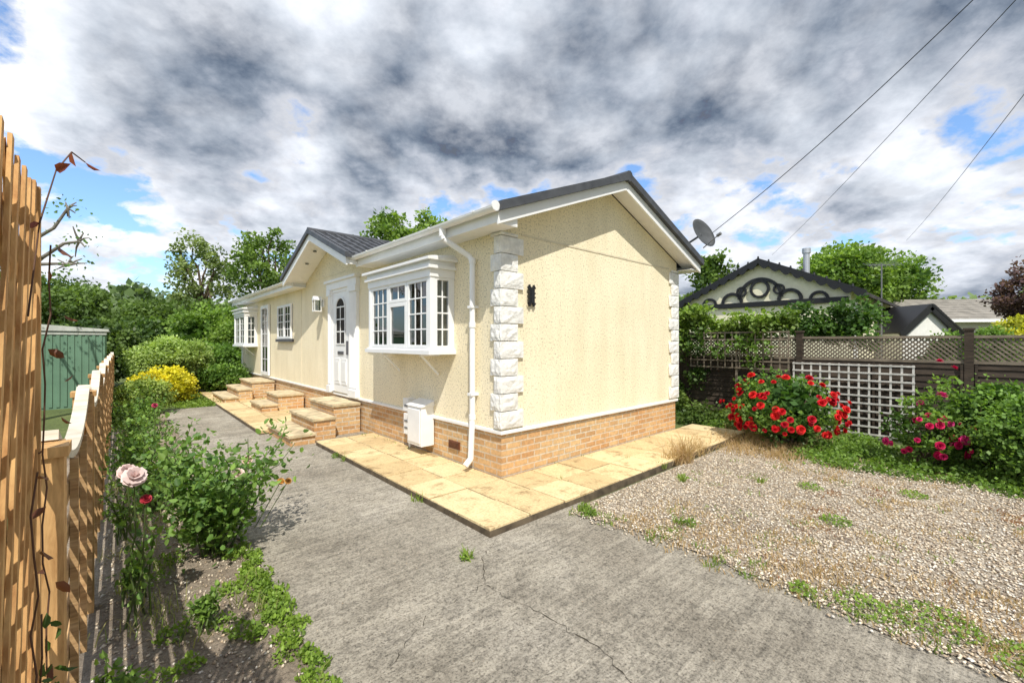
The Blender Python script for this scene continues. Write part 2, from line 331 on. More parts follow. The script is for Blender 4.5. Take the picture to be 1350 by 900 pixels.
hh=N(nt,'ShaderNodeMath',operation='ADD'); nt.links.new(n2.outputs[0],hh.inputs[0]); nt.links.new(n.outputs[0],hh.inputs[1]); bump(nt,b,hh.outputs[0],.6,.012)
MORT=simple('slab_bedding',(.13,.10,.065),.95,.3,12,bs=.8)
pv=MB(); g=.475
def slabs(i0,i1,j0,j1,zt=0):
    for i in range(i0,i1):
        for j in range(j0,j1):
            a=.005+random.uniform(0,.005); dz=random.uniform(-.005,.006)
            pv.box(i*g+a,(i+1)*g-a,j*g+a,(j+1)*g-a,-.05,zt+dz,0)
slabs(-2,0,-2,7); slabs(0,10,-2,0); slabs(-3,0,10,28)
pv.box(-.945,0.0,-.945,3.33,-.12,-.014,1); pv.box(0.0,4.74,-.945,0.0,-.12,-.014,1); pv.box(-1.42,0,4.76,13.29,-.12,-.014,1)
pv.obj('paving_slabs',[SLAB,MORT],bevel=.006)
# ============================================================ MOBILE HOME
H=empty('park_home_bungalow'); Wd=4.14; Ln=13.9
RZ=3.88; k=.384; mid=2.07
def rz(e): return RZ-k*abs(e-mid)
b=MB()
t=.14
b.prism([(0,.53),(Wd,.53),(Wd,rz(Wd)-t),(mid,RZ-t),(0,rz(0)-t)],0,Ln,'y',0)
b.prism([(3.35,2.9),(6.95,2.9),(5.15,3.59)],-.006,1.4,'x',0)
b.obj('walls',[CREAM],H)
b=MB(); b.box(.015,Wd-.015,.015,Ln-.015,-.1,.50,0); b.obj('brick_skirt',[BRICK],H)
b=MB(); b.box(-.022,Wd+.022,-.022,Ln+.022,.49,.532,0)
b.obj('bell_trim',[WHITE],H,bevel=.006)
JC=simple('joint_cream',(.72,.64,.47),.8,.1)
b=MB(); b.box(.31,Wd-.28,-.007,.001,2.80,2.825,0)
b.box(-.006,.001,7.3,7.32,.54,2.8,0)
b.obj('panel_joint',[JC],H)
b=MB(); OV=.3
def slope(e0,e1,s0,s1,top,th,m):
    z0=rz(e0)+top; z1=rz(e1)+top
    b.prism([(e0,z0),(e1,z1),(e1,z1-th),(e0,z0-th)],s0,s1,'y',m)
for s0,s1,e0 in ((-.33,3.38,-OV),(3.38,6.92,.03),(6.92,14.2,-OV)): slope(e0,mid,s0,s1,0,.06,0)
slope(mid,Wd+OV,-.33,14.2,0,.06,0)
for s0,s1 in ((-.36,-.27),(14.15,14.23)):
    slope(-OV-.01,mid,s0,s1,.035,.10,0); slope(mid,Wd+OV+.01,s0,s1,.035,.10,0)
for i in range(37):
    s=-.36+i*.4; b.cyl((mid,s,RZ-.015),(mid,s+.392,RZ-.008),.075,.08,10,0)
for e0,e1 in ((-OV,mid),(Wd+OV,mid)):
    for i in range(7):
        ea=e0+(e1-e0)*i/7; eb=ea+(e1-e0)*.02
        for s0,s1 in (((-.27,3.38),(6.92,14.15)) if e0<0 else ((-.27,14.15),)):
            b.prism([(ea,rz(ea)+.001),(ea,rz(ea)+.022),(eb+(e1-e0)*.1,rz(eb+(e1-e0)*.1)+.001)],s0,s1,'y',0)
gz=lambda s:3.71-k*abs(s-5.15)
def gslope(s0,s1,e0,e1,top,th,m):
    b.prism([(s0,gz(s0)+top),(s1,gz(s1)+top),(s1,gz(s1)+top-th),(s0,gz(s0)+top-th)],e0,e1,'x',m)
gslope(3.25,5.15,-.5,1.62,0,.06,0); gslope(5.15,7.05,-.5,1.62,0,.06,0)
gslope(3.24,5.15,-.53,-.46,.03,.09,0); gslope(5.15,7.06,-.53,-.46,.03,.09,0)
b.cyl((-.52,5.15,3.70),(1.62,5.15,3.70),.07,.07,10,0)
for j in range(11):
    e=-.38+j*.19
    for sa,sb in ((3.25,5.1),(7.05,5.2)):
        b.beam((e,sa,gz(sa)+.008),(e,sb,gz(sb)+.008),.05,.035,(1,0,0),0)
for i in range(1,6):
    sa=3.25+i*.32; b.beam((-.46,sa,gz(sa)+.006),(1.3,sa,gz(sa)+.006),.03,.02,(0,1,0),0)
b.obj('roof',[ROOF],H)
b=MB()
for s0,s1 in ((-.30,-.27),(14.14,14.17)):
    slope(-OV,mid,s0,s1,-.065,.135,0); slope(mid,Wd+OV,s0,s1,-.065,.135,0)
slope(-OV+.02,mid,-.27,0,-.10,.02,0); slope(mid,Wd+OV-.02,-.27,0,-.10,.02,0)
for s0,s1 in ((-.27,3.36),(6.94,14.14)):
    b.box(-OV+.0,-OV+.025,s0,s1,rz(-OV)-.18,rz(-OV)-.062,0)
    b.box(-OV+.025,-.001,s0,s1,rz(-OV)-.17,rz(-OV)-.155,0)
b.box(Wd+OV-.025,Wd+OV,-.27,14.14,rz(-OV)-.18,rz(-OV)-.062,0); b.box(Wd+.001,Wd+OV-.025,-.27,14.14,rz(-OV)-.17,rz(-OV)-.155,0)
b.prism([(-OV,rz(-OV)-.18),(-OV,rz(-OV)-.10),(.0,rz(0)-.20),(.0,rz(-OV)-.18)],-.268,-.255,'y',0)
gslope(3.3,5.15,-.49,-.46,-.06,.14,0); gslope(5.15,7.0,-.49,-.46,-.06,.14,0)
gslope(3.3,5.15,-.46,-.007,-.10,.02,0); gslope(5.15,7.0,-.46,-.007,-.10,.02,0)
for s in (3.3,6.98): b.box(-.46,0.0,s,s+.02,2.82,2.95,0)
b.obj('fascia_and_soffit',[WHITE],H,bevel=.003)
b=MB()
def gutter(s0,s1,e,z):
    pts=[(math.cos(a)*.055,math.sin(a)*.055) for a in np.linspace(math.pi,2*math.pi,9)]
    outer=[(e+x,z+y) for x,y in pts]; inner=[(e+x*.88,z+y*.88) for x,y in reversed(pts)]
    for i in range(8):
        b.prism([outer[i],outer[i+1],inner[7-i],inner[8-i]],s0,s1,'y',0)
    for s in np.arange(s0+.3,s1,.9): b.box(e-.06,e+.06,s,s+.03,z-.01,z+.006,0)
    for s in (s0,s1-.01): b.cyl((e,s,z-.001),(e,s+.01,z-.001),.056,.056,12,0)
gz0=2.94
gutter(-.33,3.34,-.36,gz0); gutter(6.98,14.22,-.36,gz0)
b.cyl((-.36,.66,gz0-.03),(-.36,.66,gz0-.14),.042,.042,12)
b.tube([(-.36,.66,gz0-.12),(-.355,.63,gz0-.18),(-.09,.49,gz0-.36),(-.065,.46,gz0-.42)],.034,12)
b.tube([(-.065,.46,gz0-.40),(-.065,.46,.62)],.034,12); b.tube([(-.065,.46,.66),(-.09,.46,.14),(-.17,.46,.07)],.036,12)
for z in (gz0-.42,1.75,.64): b.cyl((-.065,.46,z-.03),(-.065,.46,z+.03),.042,.042,12)
for z in (1.95,.9): b.box(-.11,.0,.42,.50,z,z+.03)
b.tube([(-.36,13.7,gz0-.03),(-.06,13.7,gz0-.3),(-.06,13.7,.1)],.034,10)
b.obj('gutters_and_downpipes',[WHITE],H)
b=MB()
def rock(x0,x1,y0,y1,z0,z1):
    n=4
    def face(fn,out):
        vs=[];fs=[]
        for i in range(n+1):
            for j in range(n+1):
                u,v=i/n,j/n; edge_=(i in(0,n)) or (j in (0,n)); p=np.array(fn(u,v)); 
                if not edge_: p=p+np.array(out)*random.uniform(.004,.014)
                vs.append(p)
        for i in range(n):
            for j in range(n): a=i*(n+1)+j; fs.append((a,a+1,a+n+2,a+n+1))
        b.add(vs,fs)
    face(lambda u,v:(x0+(x1-x0)*u,y0,z0+(z1-z0)*v),(0,-1,0))
    face(lambda u,v:(x0,y0+(y1-y0)*u,z0+(z1-z0)*v),(-1,0,0))
    b.add([(x0,y0,z1),(x1,y0,z1),(x1,y1,z1),(x0,y1,z1)],[(0,1,2,3)]); b.add([(x0,y0,z0),(x1,y0,z0),(x1,y1,z0),(x0,y1,z0)],[(0,3,2,1)])
    b.add([(x1,y0,z0),(x1,y1,z0),(x1,y1,z1),(x1,y0,z1)],[(0,1,2,3)]); b.add([(x0,y1,z0),(x1,y1,z0),(x1,y1,z1),(x0,y1,z1)],[(0,1,2,3)])
z=.555; i=0; h=.2
while z<2.78:
    hh=min(h,2.80-z); w=.32 if i%2==0 else .23; w2=.10 if i%2==0 else .16
    rock(-.030,w,-.030,-.002,z+.004,z+hh-.006); rock(-.0299,-.002,-.0015,w2,z+.004,z+hh-.006)
    rock(Wd-w*.9,Wd+.03,-.030,-.002,z+.004,z+hh-.006)
    z+=h; i+=1
b.obj('quoin_stones',[WHITEST],H)
def pbox(b,pl,off,u0,u1,z0,z1,d0,d1,m=0):
    if pl=='L': b.box(off-d1,off-d0,u0,u1,z0,z1,m)
    else: b.box(u0,u1,off-d1,off-d0,z0,z1,m)
def win(b,pl,off,u0,u1,z0,z1,nc,nr,fr=.045,dep=.0,bars=True,curt=0):
    D=dep
    pbox(b,pl,off,u0,u0+fr,z0,z1,D,D+.05); pbox(b,pl,off,u1-fr,u1,z0,z1,D,D+.05)
    pbox(b,pl,off,u0+fr,u1-fr,z0,z0+fr,D,D+.05); pbox(b,pl,off,u0+fr,u1-fr,z1-fr,z1,D,D+.05)
    pbox(b,pl,off,u0+fr,u1-fr,z0+fr,z1-fr,D+.02,D+.026,1)
    if bars:
        for i in range(1,nc):
            u=u0+fr+(u1-u0-2*fr)*i/nc; pbox(b,pl,off,u-.009,u+.009,z0+fr,z1-fr,D+.027,D+.036)
        for j in range(1,nr):
            z=z0+fr+(z1-z0-2*fr)*j/nr; pbox(b,pl,off,u0+fr,u1-fr,z-.009,z+.009,D+.0272,D+.0365)
WM=[WHITE,GLASS,CURT,DARKIN,SLATE]
def bay(s0,s1,name):
    b=MB(); d=.36; zb,zt=1.46,2.36
    b.box(-d-.045,0,s0-.04,s1+.04,zb-.075,zb-.02,0); b.box(-d-.02,0,s0-.015,s1+.015,zb-.02,zb,0)
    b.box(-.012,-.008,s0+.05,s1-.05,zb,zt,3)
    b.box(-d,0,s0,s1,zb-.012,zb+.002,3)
    for u in (s0,s1-.07): b.box(-d,-d+.07,u,u+.07,zb,zt,0); b.box(-.05,-.001,u,u+.07,zb,zt,0)
    w=(s1-s0-.14)
    a=s0+.07
    if w>1.5:
        win(b,'L',-d+.06,a,a+w*.33,zb,zt,3,4)
        c0,c1=a+w*.335,a+w*.655
        win(b,'L',-d+.06,c0,c1,zb,zt-.27,1,1,.055,bars=False); win(b,'L',-d+.06,c0,c1,zt-.265,zt,2,1,.045)
        win(b,'L',-d+.06,a+w*.66,a+w,zb,zt,3,4)
        b.box(-.22,-.20,a,a+w*.12,zb,zt,2); b.box(-.22,-.20,a+w*.84,a+w,zb,zt,2)
    else:
        win(b,'L',-d+.06,a,a+w*.5,zb,zt,2,4); win(b,'L',-d+.06,a+w*.505,a+w,zb,zt,2,4)
        b.box(-.22,-.20,a,a+w*.3,zb,zt,2)
    win(b,'E',s0+.055,-d+.07,-.05,zb,zt,2,4,.035)
    pbox(b,'L',0,s1-.04,s1-.02,zb,zt,.05,.29,0)
    b.box(-.26,-.06,s0+.12,s0+.13,zb,zt,2)
    b.box(-d-.01,0,s0-.01,s1+.01,zt,zt+.10,0); b.box(-d-.05,0,s0-.05,s1+.05,zt+.10,zt+.14,0)
    b.box(-d-.02,0,s0-.02,s1+.02,zt+.14,zt+.20,0); b.box(-d-.08,0,s0-.08,s1+.08,zt+.20,zt+.235,0)
    b.add([(-d-.08,s0-.08,zt+.236),(-d-.08,s1+.08,zt+.236),(0,s1+.0,zt+.31),(0,s0-.0,zt+.31)],[(0,1,2,3)],0)
    b.add([(-d-.08,s0-.08,zt+.236),(0,s0,zt+.31),(0,s0-.08,zt+.236)],[(0,1,2)],0)
    for s in (s0+.35,s1-.35):
        b.box(-d+.06,-.001,s-.02,s+.02,zb-.105,zb-.077,0)
        b.beam((-d+.08,s,zb-.10),(-.015,s,zb-.36),.035,.02,(0,1,0),0)
    return b.obj(name,WM,H,bevel=.003)
bay(.93,2.72,'bay_window'); bay(11.8,13.4,'far_bay_window')
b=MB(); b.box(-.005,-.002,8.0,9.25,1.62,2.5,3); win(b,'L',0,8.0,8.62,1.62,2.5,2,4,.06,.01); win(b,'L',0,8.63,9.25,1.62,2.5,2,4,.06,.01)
b.box(-.08,0,7.92,9.33,1.54,1.615,4); b.obj('casement_window',WM,H,bevel=.003)
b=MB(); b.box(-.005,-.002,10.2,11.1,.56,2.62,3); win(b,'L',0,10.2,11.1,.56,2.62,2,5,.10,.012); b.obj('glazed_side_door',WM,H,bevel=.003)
b=MB(); d0,d1=4.30,5.14
for u0,u1 in ((3.93,4.24),(5.20,5.36)):
    b.box(-.06,0,u0,u1,.54,2.56); 
    for q in np.linspace(u0+.03,u1-.03,6 if u1-u0>.2 else 4): b.cyl((-.06,q,.70),(-.06,q,2.45),.012,.012,6)
    b.box(-.09,0,u0-.02,u1+.02,.53,.66); b.box(-.09,0,u0-.02,u1+.02,2.47,2.58)
b.box(-.08,0,3.9,5.4,2.58,2.72); b.box(-.12,0,3.86,5.44,2.72,2.77)
b.box(-.05,0,4.24,4.30,.55,2.58); b.box(-.05,0,5.14,5.20,.55,2.58); b.box(-.05,0,4.3,5.14,2.52,2.58)
b.box(-.035,-.001,d0,d1,.56,2.52)
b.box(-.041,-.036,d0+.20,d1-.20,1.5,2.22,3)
cyc=(d0+d1)/2
arc=[(cyc+.22*math.cos(a),2.22+.18*math.sin(a)) for a in np.linspace(0,math.pi,12)]
b.prism(arc,-.041,-.036,'x',3)
for q in (d0+.20,cyc,d1-.20): b.box(-.050,-.0415,q-.012,q+.012,1.5,2.24)
for z in (1.5,1.74,1.98,2.22): b.box(-.049,-.0412,d0+.19,d1-.19,z-.012,z+.012)
for i in range(11):
    a0,a1=math.pi*i/11,math.pi*(i+1)/11; b.beam((-.047,cyc+.22*math.cos(a0),2.22+.18*math.sin(a0)),(-.047,cyc+.22*math.cos(a1),2.22+.18*math.sin(a1)),.03,.015,(0,math.cos(a0),math.sin(a0)))
for u0,u1 in ((d0+.12,cyc-.04),(cyc+.04,d1-.12)):
    b.box(-.045,-.034,u0,u1,.72,1.22); b.box(-.052,-.044,u0+.04,u1-.04,.78,1.16)
b.box(-.05,-.034,cyc-.14,cyc+.14,1.30,1.36,4); b.cyl((-.06,d0+.07,1.55),(-.06,d0+.07,1.38),.012,.012,6,4); b.box(-.065,-.03,d0+.05,d0+.09,1.30,1.56,4)
b.obj('front_door',WM,H,bevel=.003)
b=MB(); L0=(-.14,5.78)
b.box(-.03,0,L0[1]-.04,L0[1]+.04,2.28,2.44); b.box(-.14,-.02,L0[1]-.012,L0[1]+.012,2.42,2.44)
b.prism([(L0[1]-.08,2.42),(L0[1]+.08,2.42),(L0[1]+.02,2.5),(L0[1]-.02,2.5)],-.22,-.06,'x',0)
for de in (-.21,-.08):
    for ds in (-.065,.055): b.box(de,de+.012,L0[1]+ds,L0[1]+ds+.012,2.2,2.42)
b.box(-.215,-.065,L0[1]-.07,L0[1]+.07,2.18,2.2); b.box(-.195,-.085,L0[1]-.05,L0[1]+.05,2.2,2.42,1); b.cyl((-.14,L0[1],2.2),(-.14,L0[1],2.32),.02,.02,8,0)
b.obj('wall_lantern',[WHITE,GLASS],H)
b=MB()
for s in (4.2,4.7,5.6,6.1): 
    zz=gz(s)-.125; b.cyl((-.24,s,zz),(-.24,s,zz-.02),.035,.035,10,0)
b.obj('soffit_downlights',[GREY],H)
b=MB(); oz=2.10; oe=.455; 
for sx in (-1,1):
    pts=[]
    for a in np.linspace(0,2*math.pi*1.2,18):
        r=.035-.0035*a; pts.append((oe+sx*(.035+r*math.cos(a)*.9),-.03,oz+.085+r*math.sin(a)))
    b.tube(pts,.008,6)
    pts=[(x,y,2*oz-z) for x,y,z in pts]; b.tube(pts,.008,6)
    b.box(oe+sx*.035-.010,oe+sx*.035+.010,-.04,-.02,oz-.13,oz+.13)
b.box(oe-.06,oe+.06,-.042,-.018,oz-.03,oz-.012); b.box(oe-.06,oe+.06,-.042,-.018,oz+.02,oz+.038); b.box(oe-.02,oe+.02,-.045,-.0,oz-.09,oz+.1)
b.obj('iron_wall_ornament',[BLACK],H)
b=MB(); b.box(-.20,.0,1.42,1.80,.12,.66); b.prism([(-.22,.66),(.0,.66),(.0,.74)],1.40,1.82,'y'); b.box(-.212,-.2,1.45,1.77,.16,.62)
b.obj('meter_box',[WHITE],H,bevel=.01)
b=MB(); b.box(-.12,-.0,1.90,2.06,.20,.50)
b.box(-.12,-.0,1.92,2.08,.54,.72); 
for z in (.28,.38,.6): b.box(-.128,-.12,1.93,2.03,z,z+.03,1)
b.tube([(-.06,1.98,.0),(-.06,1.98,.22)],.02,8); b.obj('service_inlet_box',[WHITE,GREY],H,bevel=.01)
b=MB(); b.box(-.004,.02,.82,1.06,.16,.26); 
for i in range(6): b.box(-.012,-.004,.83,1.05,.165+i*.015,.172+i*.015)
b.obj('air_vent',[simple('brown_vent',(.16,.06,.03),.5)],H)
TREAD=simple('step_tread_stone',(.60,.49,.31),.85,.28,6,bs=.8,bd=.01)
def step(e0,e1,s0,s1,z,nm):
    b=MB(); b.box(e0+.03,e1,s0+.03,s1-.03,-.1,z-.045,1)
    nn=max(1,round((s1-s0)/.46)); 
    for i in range(nn): b.box(e0,e1,s0+(s1-s0)*i/nn+.004,s0+(s1-s0)*(i+1)/nn-.004,z-.044,z,0)
    b.obj(nm,[TREAD,BRICK],ST,bevel=.004)
ST=empty('door_steps'); step(-.52,-.03,3.80,5.1,.46,'landing'); step(-.90,-.525,3.62,4.95,.29,'middle_step'); step(-1.30,-.905,3.45,4.85,.10,'bottom_step')
ST=empty('door_steps'); step(-.6,-.03,9.6,11.2,.46,'landing'); step(-.95,-.605,9.4,11.1,.30,'middle_step'); step(-1.3,-.955,9.2,11,.13,'bottom_step')
ST=empty('brick_steps'); step(-.6,-.03,7.0,8.1,.34,'upper_step'); step(-.95,-.605,6.9,8.0,.16,'lower_step')
# satellite dish
D=empty('satellite_dish')
b=MB(); ctr=Vector((4.66,-.20,3.50)); 
ax=Vector((-.15,-.86,.38)).normalized(); a1=ax.orthogonal().normalized(); a2=ax.cross(a1)
vs=[];fs=[]; nr,na=6,24
for i in range(nr+1):
    r=.29*i/nr
    for j in range(na):
        t_=2*math.pi*j/na; vs.append(ctr+a1*(r*math.cos(t_))*1.05+a2*(r*math.sin(t_))+ax*(r*r*.9))
for i in range(nr):
    for j in range(na): fs.append((i*na+j,i*na+(j+1)%na,(i+1)*na+(j+1)%na,(i+1)*na+j))
DISH=simple('dish_grey',(.075,.08,.085),.55,.15,spec=.3)
b.add(vs,fs); o=b.obj('reflector',[DISH],D,smooth=True); sm=o.modifiers.new('s','SOLIDIFY'); sm.thickness=.008
b=MB(); lnb=ctr+ax*.36+Vector((.05,0,-.20)); b.cyl(ctr-Vector((0,0,.27))+ax*.06,lnb,.01,.01,8); b.cyl(lnb-ax*.03,lnb+ax*.05,.028,.028,10)
b.tube([ctr-ax*.02,ctr-ax*.1,(4.50,.02,3.32),(4.50,.02,3.02),(4.42,.1,2.95)],.02,8); b.obj('arm_and_mount',[GREY],D)
# ============================================================ LEFT FENCES
F1=empty('low_slatted_fence'); b=MB(); fe=-3.36; s=-1.85; top=lambda u:1.08+.19*(2*u-1)**2
while s<9.2:
    b.box(fe-.045,fe+.045,s-.045,s+.045,-.12,1.22,1); b.box(fe-.055,fe+.055,s-.055,s+.055,1.22,1.25,1)
    a0,a1=s+.05,s+1.78
    z=.02; kx=0
    while z<1.24:
        segs=[]
        n_=24; ins=[top((i+.5)/n_)>z+.07 for i in range(n_)]
        i=0
        while i<n_:
            if ins[i]:
                j=i
                while j<n_ and ins[j]: j+=1
                segs.append((a0+(a1-a0)*i/n_,a0+(a1-a0)*j/n_)); i=j
            else: i+=1
        off=.008 if kx%2 else -.008
        for p,q in segs: b.box(fe+off-.005,fe+off+.005,p,q,z,z+.060,0)
        z+=.083; kx+=1
    for q in (a0,a0+.57,a0+1.14,a1-.035): b.box(fe+.015,fe+.04,q,q+.035,0,top((q-a0)/(a1-a0))-.02,0)
    for i in range(16):
        u0,u1=i/16,(i+1)/16
        b.beam((fe,a0+(a1-a0)*u0,top(u0)),(fe,a0+(a1-a0)*u1,top(u1)),.055,.03,(1,0,0),2)
    s+=1.83
b.obj('fence_panels',[SLATW,ORW2,PALEW],F1)
# tall expanding-lattice trellis: two crossing slat layers, darker back layer paints shade into gaps
F2=empty('tall_trellis_screen'); b=MB(); e0=-3.36; sa,sb,za,zb=-3.2,-1.99,-.08,1.95
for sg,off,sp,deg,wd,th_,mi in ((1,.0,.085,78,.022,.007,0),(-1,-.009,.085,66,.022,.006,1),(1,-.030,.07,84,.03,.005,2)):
    tn=math.tan(math.radians(deg)); x=-5.2+random.random()*.05
    while x<.2:
        def cl(sv): return za+(sv-x)*tn*sg
        lo,hi=za,zb
        if sg>0: lo=max(lo,cl(sa)); hi=min(hi,cl(sb))
        else: lo=max(lo,cl(sb)); hi=min(hi,cl(sa))
        j_=random.uniform(-.0015,.0015)
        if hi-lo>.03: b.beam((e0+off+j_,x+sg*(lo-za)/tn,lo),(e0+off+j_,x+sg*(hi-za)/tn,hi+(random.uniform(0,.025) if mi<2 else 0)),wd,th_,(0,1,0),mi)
        x+=sp*random.uniform(.93,1.07)
for z in (.1,.7,1.3,1.88): b.box(e0-.06,e0-.045,sa,sb,z,z+.03,0)
b.box(e0-.012,e0+.008,sb-.005,sb+.018,za,zb+.01,1)
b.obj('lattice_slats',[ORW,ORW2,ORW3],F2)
pts=[];cols=[]
mbs=MB()
for st in range(4):
    s=-2.06-.11*st; z=.0; e=-3.335; prev=(e,s,z)
    hmax=(1.75,.85,1.2,.7)[st]
    while z<hmax:
        z+=.09; q=(e+random.uniform(-.008,.008),s+random.uniform(-.025,.025),z); mbs.cyl(prev,q,.002,.002,5,0,caps=False); prev=q
        for _ in range(4 if z<.75 else 1):
            if random.random()<(.9 if z<.75 else .75): pts.append((q[0]+random.uniform(-.01,.03),q[1]+random.uniform(-.07,.07),z)); cols.append((.15,.06,.035) if (z>.9 or random.random()<.1) else (.06,.11,.025))
prev=(-3.33,-2.40,1.6)
for q in ((-3.32,-2.34,1.8),(-3.30,-2.29,1.93),(-3.28,-2.22,2.0),(-3.26,-2.16,2.0)): mbs.cyl(prev,q,.0018,.0014,5,0,caps=False); prev=q; pts+= [q]; cols.append((.22,.06,.05))
v,f,c=leaves(np.array(pts),.038,np.array(cols)*rng.uniform(.7,1.2,(len(pts),1)),.26,.3,np.tile([.3,.0,-.2],(len(pts),1)),.3,fine=True,lb=1.3)
V,F,CC,Mi=join_parts([(v,f,c,0),mb_part(mbs,(.1,.05,.03),1)]); npmesh('climbing_vine',V,F,CC,[LEAF,TWIG],Mi)
# ============================================================ RIGHT FENCE
F3=empty('dark_panel_fence'); b=MB(); fe=6.2
posts=[5.2,3.0,.8,-1.38,-3.55,-5.72,-7.9]
for p in posts: b.box(fe-.05,fe+.05,p-.05,p+.05,-.12,1.72,2); b.box(fe-.065,fe+.065,p-.065,p+.065,1.72,1.75,2)
for a,c_ in zip(posts[1:],posts[:-1]):
    z=-.02
    while z<1.15:
        b.add([(fe-.012,a+.05,z),(fe-.012,c_-.05,z),(fe-.026,c_-.05,z),(fe-.026,a+.05,z),(fe+.002,a+.05,z+.125),(fe+.002,c_-.05,z+.125),(fe-.004,c_-.05,z+.125),(fe-.004,a+.05,z+.125)],
              [(0,1,2,3),(4,5,6,7),(0,1,5,4),(1,2,6,5),(2,3,7,6),(3,0,4,7)],0); z+=.105
    for q in (a+.06,(a+c_)/2,c_-.09): b.box(fe-.055,fe-.028,q,q+.03,-.02,1.2,0)
    b.box(fe-.03,fe+.03,a+.05,c_-.05,1.215,1.26,1); b.box(fe-.03,fe+.03,a+.05,c_-.05,1.60,1.64,1)
    hgt=.34; Lw=c_-a-.1
    for sg,off in ((1,0),(-1,.012)):
        x=-hgt
        while x<Lw+hgt:
            lo,hi=0,1
            if sg>0: lo=max(lo,(0-x)/hgt); hi=min(hi,(Lw-x)/hgt)
            else: lo=max(lo,(x-Lw)/hgt); hi=min(hi,x/hgt)
            if hi-lo>.05: b.beam((fe+off-.006,a+.05+x+sg*hgt*lo,1.26+hgt*lo),(fe+off-.006,a+.05+x+sg*hgt*hi,1.26+hgt*hi),.024,.008,(0,1,0),1)
            x+=.07
b.obj('fence_panels',[DARKWOOD,TRELW,DARKWOOD],F3)
b=MB(); fe2=6.06; s0,s1=-2.95,-1.32
for s in np.linspace(s0,s1,13): b.box(fe2-.008,fe2+.0,s-.014,s+.014,-.05,1.17)
for z in np.linspace(.0,1.15,10): b.box(fe2-.017,fe2-.0085,s0-.02,s1+.02,z-.014,z+.014)
b.obj('white_lattice_trellis',[LATW])
b=MB(); fe2=6.0; s0,s1=-1.25,.6
for s in np.linspace(s0,s1,14): b.box(fe2-.008,fe2+.0,s-.013,s+.013,1.0,1.75)
for z in np.linspace(1.02,1.73,6): b.box(fe2-.017,fe2-.0085,s0-.02,s1+.02,z-.013,z+.013)
b.box(fe2,fe2+.04,-.35,-.31,-.08,1.7)
b.obj('square_lattice_trellis',[TRELW])
def vine(name,e,s0,s1,z0,z1,K,per,c1,c2,leaf=.09,th=.22,cr=.2):
    P=[];C=[];O=[]
    for i in range(K):
        cs=rng.uniform(s0,s1); cz=z0+(z1-z0)*rng.random()**.8+.1*math.sin(cs*3); r=cr*rng.uniform(.6,1.3); m=int(per*rng.uniform(.6,1.4))
        q=unit(rng.normal(size=(m,3)))*(rng.random((m,1))**.4); P.append(q*r*np.array([.9,1.1,.8])+np.array([e+rng.normal()*th*.4,cs,cz])); O.append(q)
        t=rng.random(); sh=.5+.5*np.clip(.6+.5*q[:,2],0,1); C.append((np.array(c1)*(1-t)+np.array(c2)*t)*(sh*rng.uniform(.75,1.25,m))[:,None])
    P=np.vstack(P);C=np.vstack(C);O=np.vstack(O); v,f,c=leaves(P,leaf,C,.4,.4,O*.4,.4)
    return npmesh(name,v,f,c,[LEAF])
vine('climbing_ivy',6.15,-1.3,1.9,1.6,2.12,56,130,(.09,.15,.025),(.20,.28,.06))
vine('climbing_ivy',6.0,-1.1,2.0,1.25,1.7,14,70,(.07,.13,.025),(.15,.24,.05),.08)
vine('climbing_ivy',6.05,.4,2.6,.2,1.7,50,90,(.03,.06,.015),(.09,.15,.035),.08)
vine('climbing_ivy',7.2,-2.3,-.8,1.5,2.2,40,110,(.03,.07,.015),(.08,.15,.03),.08,.5,.25)
vine('fence_foot_shrubs',5.75,-1.0,1.8,-.05,.30,34,110,(.04,.08,.02),(.12,.17,.04),.07,.9,.2)
# ============================================================ ROSES right
def red_flowers(n,cols,r=.055,side=None):
    def fn(cc,d):
        out=[]
        for i in range(n):
            q=unit(rng.normal(size=(1,3)))[0]; q[2]=abs(q[2])*1.2-.60; q=q/np.linalg.norm(q)
            if side is not None and np.dot(q[:2],side)<-.1: q[:2]*=-1
            k_=rng.uniform(.85,1.08); p=(q[0]*d[0]*k_,q[1]*d[1]*k_,d[3]+q[2]*d[2]*k_)
            up=Vector((q[0],q[1],q[2]+.4)); out.append(rose_part(p,r*rng.uniform(.55,1.2),cols[rng.integers(0,len(cols))],up))
        return out
    return fn
toc=np.array([-.6,-.8])
bush('red_rose_bush',4.3,6.75,1.12,.84,(.05,.11,.025),(.15,.24,.05),60,62,.06,.2,flowers=red_flowers(90,[(.72,.01,.02),(.85,.03,.03),(.62,.01,.03)],.054,toc))
for (x,y,tp,rd,K_,per_,nf) in ((5.35,5.55,.95,.40,34,50,20),(5.55,5.6,1.42,.24,20,32,12)):
    bush('pink_climbing_rose',x,y,tp,rd,(.05,.10,.02),(.14,.23,.045),K_,per_,.055,.15,core=False,flowers=red_flowers(nf,[(.75,.02,.16),(.80,.06,.28),(.65,.01,.1)],.052,toc))
bush('fuchsia_shrub',5.85,4.75,1.05,.60,(.06,.12,.025),(.15,.25,.05),60,110,.045,.25,flowers=red_flowers(8,[(.6,.02,.12)],.025,toc))
bush('green_shrub',6.1,5.4,1.22,.55,(.06,.12,.025),(.15,.25,.05),55,100,.045,.26)
bush('green_shrub',6.6,4.6,1.35,.7,(.06,.12,.02),(.14,.23,.04),50,130,.05,.28)
